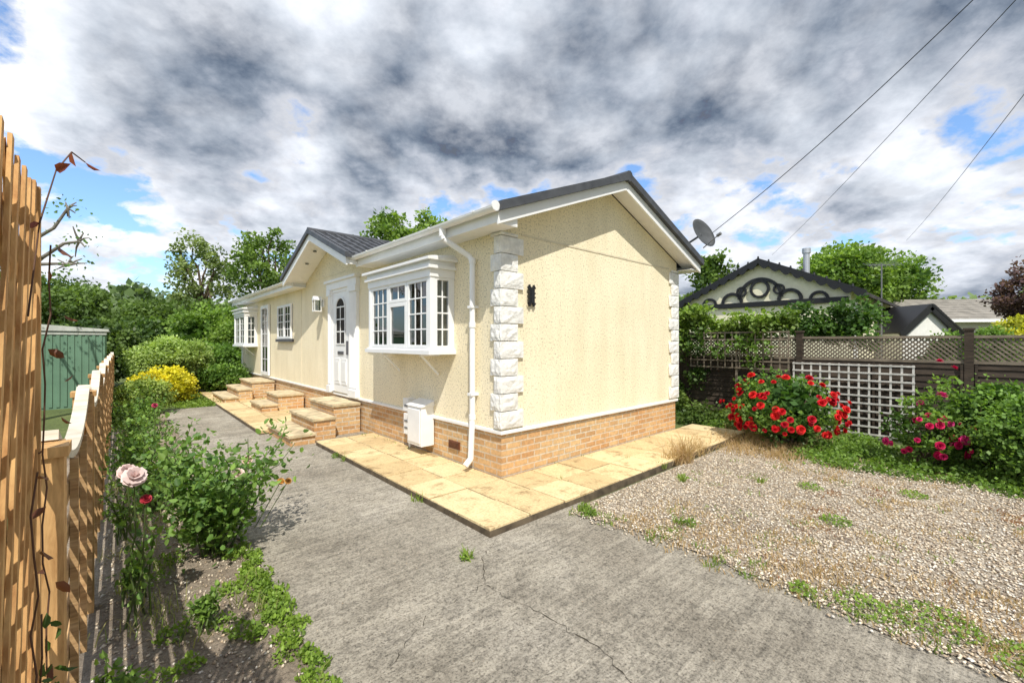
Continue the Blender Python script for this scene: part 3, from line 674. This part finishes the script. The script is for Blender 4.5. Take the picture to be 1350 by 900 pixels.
def cover(name,regions,leaf,c1,c2,zb=-.08,h=.12,mat=M,fine=False):
    P=[];C=[]
    for (e,s,r,n) in regions:
        m=int(n); a=rng.uniform(0,6.28,m); rr=r*np.sqrt(rng.random(m)); hh=h*(1-(rr/r)**2*.7)
        P.append(np.stack([e+rr*np.cos(a),s+rr*np.sin(a),zb+hh*rng.random(m)],1)); t=rng.random((m,1))*.5+rng.random()*.5; C.append((np.array(c1)*(1-t)+np.array(c2)*t)*rng.uniform(.6,1.2,(m,1)))
    P=np.vstack(P);C=np.vstack(C); v,f,c=leaves(P,leaf,C,.42,.9,np.tile([0,0,.35],(len(P),1)),fine=fine,lb=1.25)
    return npmesh(name,v,f,c,[LEAF],mat=mat)
reg=[]
for i in range(150): 
    e=rng.uniform(3.6,5.9); s=rng.uniform(-5.2,-1.9); reg.append((e,s,rng.uniform(.12,.3),120))
for i in range(25): reg.append((rng.uniform(4.9,6.0),rng.uniform(-1.2,1.6),rng.uniform(.12,.3),100))
cover('ground_cover_plants',reg,.04,(.09,.17,.03),(.22,.34,.065),h=.16)
def blades(name,spots,col1,col2,w=.004,mat=M,zb=-.07,lean=.35):
    P0=[];D=[];C=[];H_=[]
    for (e,s,r,n,hs) in spots:
        m=int(n); a=rng.uniform(0,6.28,m); rr=r*np.sqrt(rng.random(m)); P0.append(np.stack([e+rr*np.cos(a),s+rr*np.sin(a),np.full(m,zb)],1))
        D.append(unit(np.stack([rng.normal(size=m)*lean,rng.normal(size=m)*lean,np.ones(m)],1))); H_.append(hs*rng.uniform(.4,1.2,m)); t=rng.random((m,1)); C.append(np.array(col1)*(1-t)+np.array(col2)*t)
    P0=np.vstack(P0);D=np.vstack(D);C=np.vstack(C);H_=np.concatenate(H_)[:,None]; n=len(P0)
    a=rng.uniform(0,6.28,n); S=np.stack([np.cos(a),np.sin(a),np.zeros(n)],1)*w; bend=np.stack([D[:,0],D[:,1],-np.abs(D[:,0])],1)*H_*.5
    V=np.empty((n,6,3)); V[:,0]=P0-S;V[:,1]=P0+S;m_=P0+D*H_*.55;V[:,2]=m_+S*.8;V[:,3]=m_-S*.8;t_=P0+D*H_+bend;V[:,4]=t_+S*.15;V[:,5]=t_-S*.15
    i=np.arange(n)[:,None]*6; F=np.concatenate([i+np.array([[0,1,2,3]]),i+np.array([[3,2,4,5]])],0)
    return npmesh(name,V.reshape(-1,3),F,np.repeat(C,6,axis=0),[LEAF],mat=mat)
sp=[]
for i in range(90): sp.append((rng.uniform(3.4,5.8),rng.uniform(-2.0,-.7),.22,45,.15))
for i in range(34): sp.append((rng.uniform(2.9,4.2),rng.uniform(-3.4,-1.0),.14,25,.06))
for i in range(14): sp.append((2.35+rng.normal()*.10,-1.02+rng.normal()*.07,.07,22,.38))
for i in range(8): sp.append((3.0+rng.normal()*.15,-.95+rng.normal()*.06,.08,14,.25))
for i in range(180): 
    s=rng.uniform(-4.7,-1.5); sp.append((rng.uniform(.0,.85)+.1*(s+3)**2*.2,s,.16,20,.06))
for i in range(14):
    ce,cs=rng.uniform(.9,3.2),rng.uniform(-5.0,-2.4)
    for j in range(6): sp.append((ce+rng.normal()*.14,cs+rng.normal()*.11,.08,20,.05))
blades('dry_grass',sp,(.40,.26,.14),(.60,.46,.28))
sp=[]
for i in range(11): 
    ce,cs=rng.uniform(1.0,3.0),rng.uniform(-5.0,-2.6)
    for j in range(7): sp.append((ce+rng.normal()*.11,cs+rng.normal()*.09,.06,20,.035))
for i in range(14): sp.append((rng.uniform(.1,.9),rng.uniform(-4.2,-2.0),.12,12,.04))
blades('reddish_stonecrop',sp,(.28,.11,.06),(.42,.26,.14),w=.005)
sp=[]
for i in range(46): 
    s=rng.uniform(-4.8,-1.1); sp.append((rng.uniform(-.05,.35),s,.07,20,.05))
for i in range(44): sp.append((rng.uniform(.5,3.2),rng.uniform(-4.8,-1.3),.1,18,.045))
for (e,s) in ((.02,-1.25),(.05,-1.15),(.45,-1.9),(1.6,-1.35),(2.2,-2.0),(.9,-.03),(1.5,-.03),(3.1,-.03),(-.03,.9),(-.05,1.5),(-.03,1.9),(-.93,2.2),(-.95,.2),(1.8,-.5),(-1.31,-1.09),(2.9,-.5),(-.1,2.6),(-.2,3.2),(.48,-.47),(1.9,-.9),(2.4,-.47),(3.4,-.47)):
    for j in range(2): sp.append((e+rng.normal()*.03,s+rng.normal()*.03,.04,18,.10))
blades('green_weeds',sp,(.14,.24,.04),(.30,.38,.09),w=.005)
cv=[]
for (e,s,r) in ((.03,-1.2,.09),(.1,-1.1,.06),(1.7,-1.3,.06),(.5,-1.95,.06),(.12,-3.2,.14),(.25,-3.5,.2),(.15,-3.9,.2),(.05,-2.9,.08),(1.5,-2.8,.12),(2.4,-2.4,.12),(2.9,-3.2,.12),(-.06,1.3,.12),(-.08,1.95,.14),(-.1,2.4,.1),(-.1,3.0,.15),(-.15,3.3,.15),(.9,-.06,.05),(2.7,-.05,.08),(-1.31,-1.09,.035),(-.97,2.4,.07)):
    cv.append((e,s,r,200*r/.1))
cover('green_weeds',cv,.020,(.12,.22,.03),(.26,.38,.07),zb=-.06,h=.06)
# ============================================================ LEFT BED
def stemmed_rose(name,e,s,h,rad,n,fl,leafs=.05,per=60,c1=(.07,.15,.035),c2=(.20,.32,.07)):
    mb=MB(); P=[];C=[];O=[]; parts=[]
    for i in range(n):
        a=rng.uniform(0,6.28); r=rad*rng.uniform(.2,1); hh=h*rng.uniform(.45,1.0); tip=np.array([math.cos(a)*r,math.sin(a)*r,hh]); limb_to(mb,(rng.normal()*.05,rng.normal()*.05,-.09),tip,.007,.0025,4,.15,5)
        m=int(per*rng.uniform(.6,1.3)); t=rng.uniform(.18,1.02,(m,1)); P.append(tip*t+rng.normal(size=(m,3))*rad*.15); q=rng.normal(size=(m,3)); O.append(q)
        k_=rng.random((m,1)); C.append((np.array(c1)*(1-k_)+np.array(c2)*k_)*rng.uniform(.6,1.2,(m,1)))
    P=np.vstack(P);C=np.vstack(C); P[:,2]=np.maximum(P[:,2],-.06); v,f,c=leaves(P,leafs,C,.36,.6,np.vstack(O)*.3,fine=True,lb=1.35); parts=[(v,f,c,0),mb_part(mb,(.07,.1,.03),1)]
    for (de,ds,z,r,col) in fl:
        parts.append(rose_part((de,ds,z),r,col,(.1,-.6,.6)))
        mb2=MB(); mb2.cyl((de*.6,ds*.6,max(0,z-.35)),(de,ds,z),.004,.003,5,0,caps=False); parts.append(mb_part(mb2,(.07,.1,.03),1))
    V,F,CC,Mi=join_parts(parts); return npmesh(name,V,F,CC,[LEAF,STEM,PETAL],Mi,mat=M@Matrix.Translation((e,s,0)))
stemmed_rose('garden_rose_bush',-2.66,.34,.82,.58,40,[(.10,-.35,.58,.042,(.88,.68,.60)),(.42,-.2,.42,.028,(.8,.38,.08)),(.25,.15,.55,.04,(.88,.65,.55)),(.50,-.1,.38,.028,(.85,.45,.12))],.052,80)
stemmed_rose('garden_rose_bush',-2.95,1.7,.84,.40,20,[(.0,.1,.92,.026,(.55,.06,.14))],.05,60)
stemmed_rose('pale_pink_rose',-3.12,-.40,.76,.10,4,[(-.02,-.12,.80,.058,(.92,.74,.70)),(.03,-.10,.66,.028,(.45,.03,.05)),(-.05,-.06,.82,.045,(.9,.68,.64))],.045,16)
for (e,s,h,r,n) in ((-3.05,3.0,.55,.32,11),(-2.95,4.4,.55,.34,12),(-3.0,5.8,.6,.38,13),(-2.85,7.2,.62,.42,15)):
    stemmed_rose('garden_shrub',e,s,h,r,n,[],.05,60)
for (e,s,h,r,n) in ((-2.85,-.75,.12,.10,6),(-3.2,-1.35,.28,.10,6),(-3.15,-.1,.32,.14,7),(-3.2,1.1,.4,.18,9)):
    stemmed_rose('bed_plant',e,s,h,r,n,[],.035,38,(.08,.15,.03),(.20,.32,.06))
reg=[]
for i in range(64):
    s=-2.9+i*.05; reg.append((-2.50+.05*math.sin(i*.9)+rng.normal()*.035,s,rng.uniform(.03,.065),75))
for i in range(26): s=rng.uniform(-2.9,9); reg.append((rng.uniform(-3.3,-2.5),s,rng.uniform(.05,.13),90))
for i in range(8): reg.append((rng.uniform(-2.72,-2.45),rng.uniform(-1.0,-.2),rng.uniform(.06,.11),110))
cover('bed_ground_cover',reg,.024,(.12,.21,.03),(.28,.40,.07),zb=-.082,h=.065,fine=True)
sp=[]
for i in range(60): sp.append((rng.uniform(-3.3,-2.5),rng.uniform(-2.6,3),.08,12,.12))
blades('bed_grass_tufts',sp,(.16,.24,.05),(.42,.38,.18),w=.003)
n_=4500; se=rng.uniform(-3.3,-2.42,n_); ss=rng.uniform(-3,4,n_); r_=rng.uniform(.003,.013,n_)
V=(base[None]*r_[:,None,None]*rng.uniform(.5,1.2,(n_,6,1))+np.stack([se,ss,np.full(n_,-.08)],1)[:,None]).reshape(-1,3); F=(T[None]+np.arange(n_)[:,None,None]*6).reshape(-1,3)
npmesh('bed_pebbles',V,F,np.repeat(pal[rng.integers(0,7,n_)]*.85,6,axis=0),[STONE])
n_=500; se=rng.uniform(-2.4,0,n_); ss=rng.uniform(-4.5,5,n_)
V=(base[None]*rng.uniform(.002,.006,(n_,1,1))*rng.uniform(.5,1.2,(n_,6,1))+np.stack([se,ss,np.full(n_,-.068)],1)[:,None]).reshape(-1,3); F=(T[None]+np.arange(n_)[:,None,None]*6).reshape(-1,3)
npmesh('drive_grit',V,F,np.repeat(pal[rng.integers(0,7,n_)]*.7,6,axis=0),[STONE])
# far shrubs
bush('round_clipped_bush',-10.35,13.0,1.85,1.2,(.15,.21,.06),(.30,.38,.13),130,230,.07,.26)
bush('golden_shrub',-9.2,11.4,.92,.78,(.36,.34,.02),(.54,.48,.04),70,150,.06,.2)
bush('green_shrub',-8.3,9.6,.80,.62,(.12,.18,.04),(.26,.32,.09),60,150,.05,.2)
bush('green_shrub',-7.3,8.2,.35,.4,(.07,.13,.02),(.16,.26,.05),30,120,.05,.15)
bush('green_shrub',-9.2,13.6,.9,.9,(.06,.12,.02),(.15,.24,.05),50,140,.07,.3)
bush('green_shrub',-11.3,16,1.6,1.4,(.06,.12,.02),(.14,.23,.05),60,150,.1,.4)
bush('green_hedge',-14.0,20,3.5,2.0,(.06,.12,.02),(.16,.24,.05),90,170,.14,.6)
bush('green_hedge',-12.3,19.5,2.9,1.6,(.07,.13,.02),(.18,.26,.05),80,170,.14,.5)
bush('green_hedge',-17.5,21,2.8,2.2,(.04,.075,.02),(.10,.16,.035),90,150,.16,.6)
bush('dark_shrub',-14.6,15.0,2.6,1.6,(.035,.065,.02),(.10,.15,.035),80,150,.13,.45)
reg=[(rng.uniform(-2.2,-.2),rng.uniform(9.4,13.5),.3,140) for i in range(70)]
cover('lawn_grass',reg,.05,(.12,.20,.03),(.26,.36,.07),zb=-.1,h=.1)
# shed
SH=empty('garden_shed',M@Matrix.Translation((-3.5,11.5,0))); b=MB()
b.box(-2.4,0,0,1.8,-.1,1.80,0)
for x in np.arange(-2.36,-.05,.125): b.box(x,x+.06,-.018,.0,-.05,1.76,0)
b.prism([(-2.47,1.82),(.07,1.80),(.07,1.86),(-1.2,1.97),(-2.47,1.88)],-.06,1.86,'y',1); b.box(-2.43,.03,-.03,-.019,1.72,1.78,1)
b.obj('shed_body',[GREENM,simple('shed_trim',(.5,.52,.48),.5)],SH)
# ============================================================ NEIGHBOUR CHALET
NB=empty('neighbour_chalet'); b=MB(); nc=1.18; hs=2.72; NE=12.0
zt=lambda s:4.17-.46*abs(s-nc)
b.prism([(nc-2.35,-.1),(nc+2.35,-.1),(nc+2.35,zt(nc+2.35)-.1),(nc,4.05),(nc-2.35,zt(nc-2.35)-.1)],NE+.16,NE+8,'x',0)
b.obj('walls',[simple('cream_paint',(.90,.85,.62),.8,.06)],NB)
b=MB()
for a,c_ in ((nc-hs,nc),(nc,nc+hs)):
    b.prism([(a,zt(a)),(c_,zt(c_)),(c_,zt(c_)-.1),(a,zt(a)-.1)],NE,NE+8.2,'x',0)
b.obj('roof',[simple('dark_felt_roof',(.05,.045,.045),.9,.2,4)],NB)
b=MB()
for sg in (-1,1):
    n_=9
    for i in range(n_):
        s0=nc+sg*hs*i/n_; s1=nc+sg*hs*(i+1)/n_
        pts=[(s0,zt(s0)+.06),(s1,zt(s1)+.06)]
        for u in np.linspace(1,0,7): 
            s_=s0+(s1-s0)*u; pts.append((s_,zt(s_)-.09-.12*math.sin(math.pi*u)))
        b.prism(pts,NE-.05,NE-.01,'x',0)
        b.cyl((NE-.03,s0,zt(s0)+.04),(NE-.03,s0,zt(s0)+.12),.035,.02,8)
def ringb(s,z,r,w=.06,a0=0,a1=2*math.pi):
    n=18
    for i in range(n):
        p,q=a0+(a1-a0)*i/n,a0+(a1-a0)*(i+1)/n
        b.beam((NE+.11,s+r*math.cos(p),z+r*math.sin(p)),(NE+.11,s+r*math.cos(q),z+r*math.sin(q)),w,.05,(0,math.cos(p),math.sin(p)))
ringb(nc,3.25,.26,.08); ringb(nc,2.95,.62,.10,0,math.pi); ringb(nc-.85,2.85,.3,.10,0,math.pi); ringb(nc+.85,2.85,.3,.10,0,math.pi); ringb(nc-1.6,2.8,.22,.08,0,math.pi); ringb(nc+1.6,2.8,.22,.08,0,math.pi)
b.box(NE+.08,NE+.15,nc-2.3,nc+2.3,2.68,2.84)
ringb(nc+.55,3.2,.14,.06); ringb(nc-.55,3.2,.14,.06)
b.obj('ornate_bargeboards',[BLACK],NB)
b=MB(); b.box(NE+.4,NE+1.0,nc-2.37,nc-2.352,.8,2.7,0); b.obj('side_window',[WHITE],NB)
b=MB(); fx=(NE+.9,nc-1.1); b.cyl((fx[0],fx[1],3.4),(fx[0],fx[1],4.35),.09,.09,12); b.cyl((fx[0],fx[1],4.35),(fx[0],fx[1],4.5),.12,.12,12); b.obj('flue',[STEEL],NB)
b=MB(); ax_,ay_=(11.9,13.8); b.cyl((ax_,ay_,0),(ax_,ay_,4.05),.02,.02,8); b.cyl((ax_-.5,ay_-.1,3.98),(ax_+.55,ay_+.15,4.05),.012,.012,6)
for i in range(8):
    t_=i/7; x=ax_-.45+.95*t_; b.cyl((x,ay_-.25,3.98+.07*t_-.1),(x+.05,ay_+.25,3.98+.07*t_+.12),.006,.006,5)
b.obj('tv_aerial',[GREY],mat=I4)
b=MB(); px_,py_=13.6,14.0
b.box(px_-.85,px_+.85,py_,py_+2,-.1,1.9,0); b.prism([(px_-.85,1.9),(px_+.85,1.9),(px_,2.6)],py_,py_+2,'y',0)
for sg in (-1,1): b.beam((px_+sg*1.0,py_-.1,1.75),(px_,py_-.1,2.68),.22,.08,(0,0,1),1); b.beam((px_+sg*1.05,py_+1,1.82),(px_,py_+1,2.75),2.3,.06,(0,1,0),1)
b.obj('garden_summerhouse',[simple('white_render',(.78,.77,.73),.8,.05),BLACK],mat=I4)
BG=empty('neighbour_bungalow',Matrix.Translation((20.3,20,0))@Matrix.Rotation(math.radians(-6),4,'Z')); b=MB()
b.box(-3.2,5,0,5,-.1,2.6,0); b.obj('walls',[simple('pale_render',(.6,.57,.5),.8,.05)],BG)
b=MB(); b.add([(-3.6,-.4,2.55),(5.4,-.4,2.55),(4.6,2.6,3.75),(-2.8,2.6,3.75),(-3.6,5.4,2.55),(5.4,5.4,2.55)],[(0,1,2,3),(3,2,5,4),(0,3,4),(1,5,2)],0)
for i in range(1,9): 
    y=-.4+3*i/9; z=2.55+1.2*i/9; b.box(-3.6+.09*i,5.4-.09*i,y,y+.05,z+.0,z+.03,0)
b.obj('roof',[simple('brown_grey_tiles',(.26,.24,.21),.8,.2,3)],BG)
b=MB(); b.box(-3.6,5.4,-.46,-.41,2.43,2.57,0); b.obj('gutter',[WHITE],BG)
# ============================================================ TREES
tree('tall_willow_tree',-21.6,30,9.6,2.8,(.09,.13,.045),(.20,.25,.10),54,62,.24,.65,.25,3.6,droop=.4)
tree('ash_tree',-15.9,28,9.4,3.0,(.07,.12,.03),(.17,.25,.06),66,85,.23,.72,.25,3.3)
tree('ash_tree',-7.6,26,10.0,2.0,(.07,.13,.03),(.18,.26,.06),56,90,.24,.62,.2,3.0)
tree('ash_tree',-5.2,27,10.0,2.1,(.07,.13,.03),(.18,.26,.06),56,90,.24,.62,.2,3.0)
for (x,y,t_,r) in ((-22.5,22,4.8,2.4),(-19.3,22.5,4.2,2.1),(-26,24,5.8,2.8),(-24.5,20,5.0,1.9),(-17,24,4.2,2.0)):
    tree('dark_broadleaf_tree',x,y,t_,r,(.045,.08,.02),(.12,.18,.05),60,100,.20,r*.30,.18,t_*.42,low=-.9)
tree('hawthorn_tree',8.9,19,6.0,1.5,(.05,.09,.02),(.12,.18,.035),50,110,.2,.45,.15,2.4)
tree('oak_tree',18.6,24,7.7,2.9,(.07,.13,.025),(.18,.27,.05),100,120,.22,.75,.3,2.9)
tree('oak_tree',21.4,24.5,7.2,2.6,(.06,.12,.025),(.16,.25,.05),90,120,.22,.75,.3,2.8)
tree('purple_plum_tree',17.0,14,4.5,1.2,(.06,.035,.04),(.13,.08,.08),60,110,.11,.3,.12,1.5)
bush('golden_shrub',15.4,13.2,2.5,.9,(.22,.24,.03),(.42,.40,.06),60,120,.1,.3)
bush('green_shrub',13.9,12.4,2.2,.7,(.06,.11,.02),(.14,.23,.05),60,120,.08,.25)
bush('green_shrub',11.9,11.6,2.0,.8,(.05,.10,.02),(.12,.2,.04),50,120,.08,.3)
bush('green_hedge',12.0,17.5,2.3,2.0,(.04,.08,.02),(.10,.16,.03),60,120,.12,.5)
P=[];C=[];O=[]
for i in range(150):
    a=math.radians(rng.uniform(-62,62)); R=rng.uniform(55,75); x=R*math.sin(a); y=R*math.cos(a); h=rng.uniform(4,7.5) if a>-.3 else rng.uniform(5,8.5)
    p,c,o_,_=clumps((x,y,h*.5),(3,3,h*.5),9,60,1.8,(.08,.12,.06),(.16,.22,.10),.5); P.append(p);C.append(c);O.append(o_)
v,f,c=leaves(np.vstack(P),.7,np.vstack(C),.5,.3,np.vstack(O)*.4); npmesh('distant_trees',v,f,c,[LEAF],mat=I4)
b=MB(); Tt=np.array([-9.75,8.3,-.1]); top_=Tt+np.array([.0,0,3.0]); limb_to(b,Tt,top_,.12,.08,5,.03,8)
tips=[]
for d_,L_ in (((1.05,0,.45),1.3),((.85,.1,1.05),1.2),((-.3,.2,1.5),1.2),((1.2,-.1,.10),1.05),((-.8,.3,.8),1.1)):
    q=top_+np.array(d_)*L_; limb_to(b,top_-np.array([0,0,.15]),q,.045,.022,4,.12,7); tips.append(q)
for q in tips:
    for j in range(6):
        w=rng.normal(size=3)*.12+np.array([.05,0,.10]); limb_to(b,q,q+w,.022,.008,2,.1,6)
P=np.vstack([q+rng.normal(size=(34,3))*np.array([.18,.16,.12]) for q in tips]); C=np.array([(.07,.13,.03)])*rng.uniform(.6,1.3,(len(P),1))
v,f,c=leaves(P,.07,C,.35); V,F,CC,Mi=join_parts([(v,f,c,0),mb_part(b,(.1,.1,.1),1)])
npmesh('pollarded_tree',V,F,CC,[LEAF,simple('grey_bark',(.22,.20,.17),.9,.3,9,bs=.6)],Mi,mat=I4)
b=MB()
for A,B_ in [((4.9,10.5,4.2),(7.2,6.2,7.0)),((18.2,30.0,7.6),(8.4,6.8,7.4)),((27.6,30.0,8.6),(9.3,7.2,6.6))]:
    A=np.array(A);B_=np.array(B_);prev=None
    for i in range(13):
        t_=i/12;q=A*(1-t_)+B_*t_;q[2]-=.15*math.sin(math.pi*t_)
        if prev is not None: b.cyl(prev,q,.008,.008,5)
        prev=q
b.obj('overhead_wires',[BLACK],mat=I4)
# ============================================================ SKY / SUN / CAMERA
el=math.radians(54); hx,hy=.22,-.975
sv=Vector((hx*math.cos(el),hy*math.cos(el),math.sin(el)))
L=bpy.data.lights.new('sun','SUN'); L.energy=5.0; L.angle=math.radians(.5); L.color=(1,.955,.87)
lo=bpy.data.objects.new('sun',L); sc.collection.objects.link(lo); lo.rotation_euler=(-sv).to_track_quat('-Z','Y').to_euler()
w=bpy.data.worlds.new('World'); sc.world=w; w.use_nodes=True; nt=w.node_tree; nt.nodes.clear()
out=N(nt,'ShaderNodeOutputWorld'); sky=N(nt,'ShaderNodeTexSky',sky_type='NISHITA'); sky.sun_disc=False; sky.sun_elevation=el; sky.sun_rotation=math.atan2(hx,hy)
bg1=N(nt,'ShaderNodeBackground'); bg1.inputs[1].default_value=.15
nt.links.new(mix(nt,sky.outputs[0],(1.15,1.40,1.65),1,'MULTIPLY'),bg1.inputs[0])
tc=N(nt,'ShaderNodeTexCoord'); sp_=N(nt,'ShaderNodeSeparateXYZ'); nt.links.new(tc.outputs['Generated'],sp_.inputs[0])
def MM(op,a,b_=None,c_=None):
    n=N(nt,'ShaderNodeMath',operation=op)
    for i,x in enumerate((a,b_,c_)):
        if x is None: continue
        if isinstance(x,bpy.types.NodeSocket): nt.links.new(x,n.inputs[i])
        else: n.inputs[i].default_value=x
    return n.outputs[0]
zz_=MM('ADD',MM('MAXIMUM',sp_.outputs[2],0.0),.34)
px=MM('DIVIDE',sp_.outputs[0],zz_); py=MM('DIVIDE',sp_.outputs[1],zz_)
def cloud(dx,dy):
    cb=N(nt,'ShaderNodeCombineXYZ'); nt.links.new(MM('ADD',px,dx),cb.inputs[0]); nt.links.new(MM('ADD',py,dy),cb.inputs[1]); cb.inputs[2].default_value=3.7
    n1=noise(nt,cb.outputs[0],1.45,9,.54,.15); n2=noise(nt,cb.outputs[0],4.6,8,.60,.1)
    return MM('ADD',MM('MULTIPLY',n1.outputs[0],1.15),MM('MULTIPLY_ADD',n2.outputs[0],.50,-.325))
ca=cloud(0,0); cb_=cloud(.04,-.13)
bias=MM('MINIMUM',MM('MAXIMUM',MM('MULTIPLY_ADD',sp_.outputs[0],.16,.015),-.045),.085)
ad=MM('ADD',ca,bias)
den=ramp(nt,[(.385,0),(.445,1)],ad)
colr=ramp(nt,[(.41,(.95,.96,1.0)),(.49,(.72,.76,.84)),(.56,(.46,.51,.59)),(.63,(.29,.33,.40)),(.74,(.20,.23,.29))],ad)
lit=MM('MULTIPLY',MM('SUBTRACT',ca,cb_),2.7)
litc=MM('MINIMUM',MM('MAXIMUM',lit,-.20),.42)
cc3=N(nt,'ShaderNodeCombineXYZ')
for i in range(3): nt.links.new(litc,cc3.inputs[i])
va=N(nt,'ShaderNodeVectorMath',operation='ADD'); nt.links.new(colr.outputs[0],va.inputs[0]); nt.links.new(cc3.outputs[0],va.inputs[1])
vm=N(nt,'ShaderNodeVectorMath',operation='MAXIMUM'); nt.links.new(va.outputs[0],vm.inputs[0]); vm.inputs[1].default_value=(.13,.155,.20)
bg2=N(nt,'ShaderNodeBackground'); bg2.inputs[1].default_value=1.08; nt.links.new(vm.outputs[0],bg2.inputs[0])
ms=N(nt,'ShaderNodeMixShader'); nt.links.new(den.outputs[0],ms.inputs[0]); nt.links.new(bg1.outputs[0],ms.inputs[1]); nt.links.new(bg2.outputs[0],ms.inputs[2]); nt.links.new(ms.outputs[0],out.inputs[0])
cam=bpy.data.cameras.new('camera'); cam.sensor_width=36; cam.lens=36*565/1350; cam.clip_start=.03; cam.clip_end=3000
co=bpy.data.objects.new('camera',cam); sc.collection.objects.link(co); co.location=(0,0,1.55); co.rotation_euler=(math.radians(90),0,0); sc.camera=co
sc.view_settings.view_transform='Standard'; sc.view_settings.look='None'; sc.view_settings.exposure=0
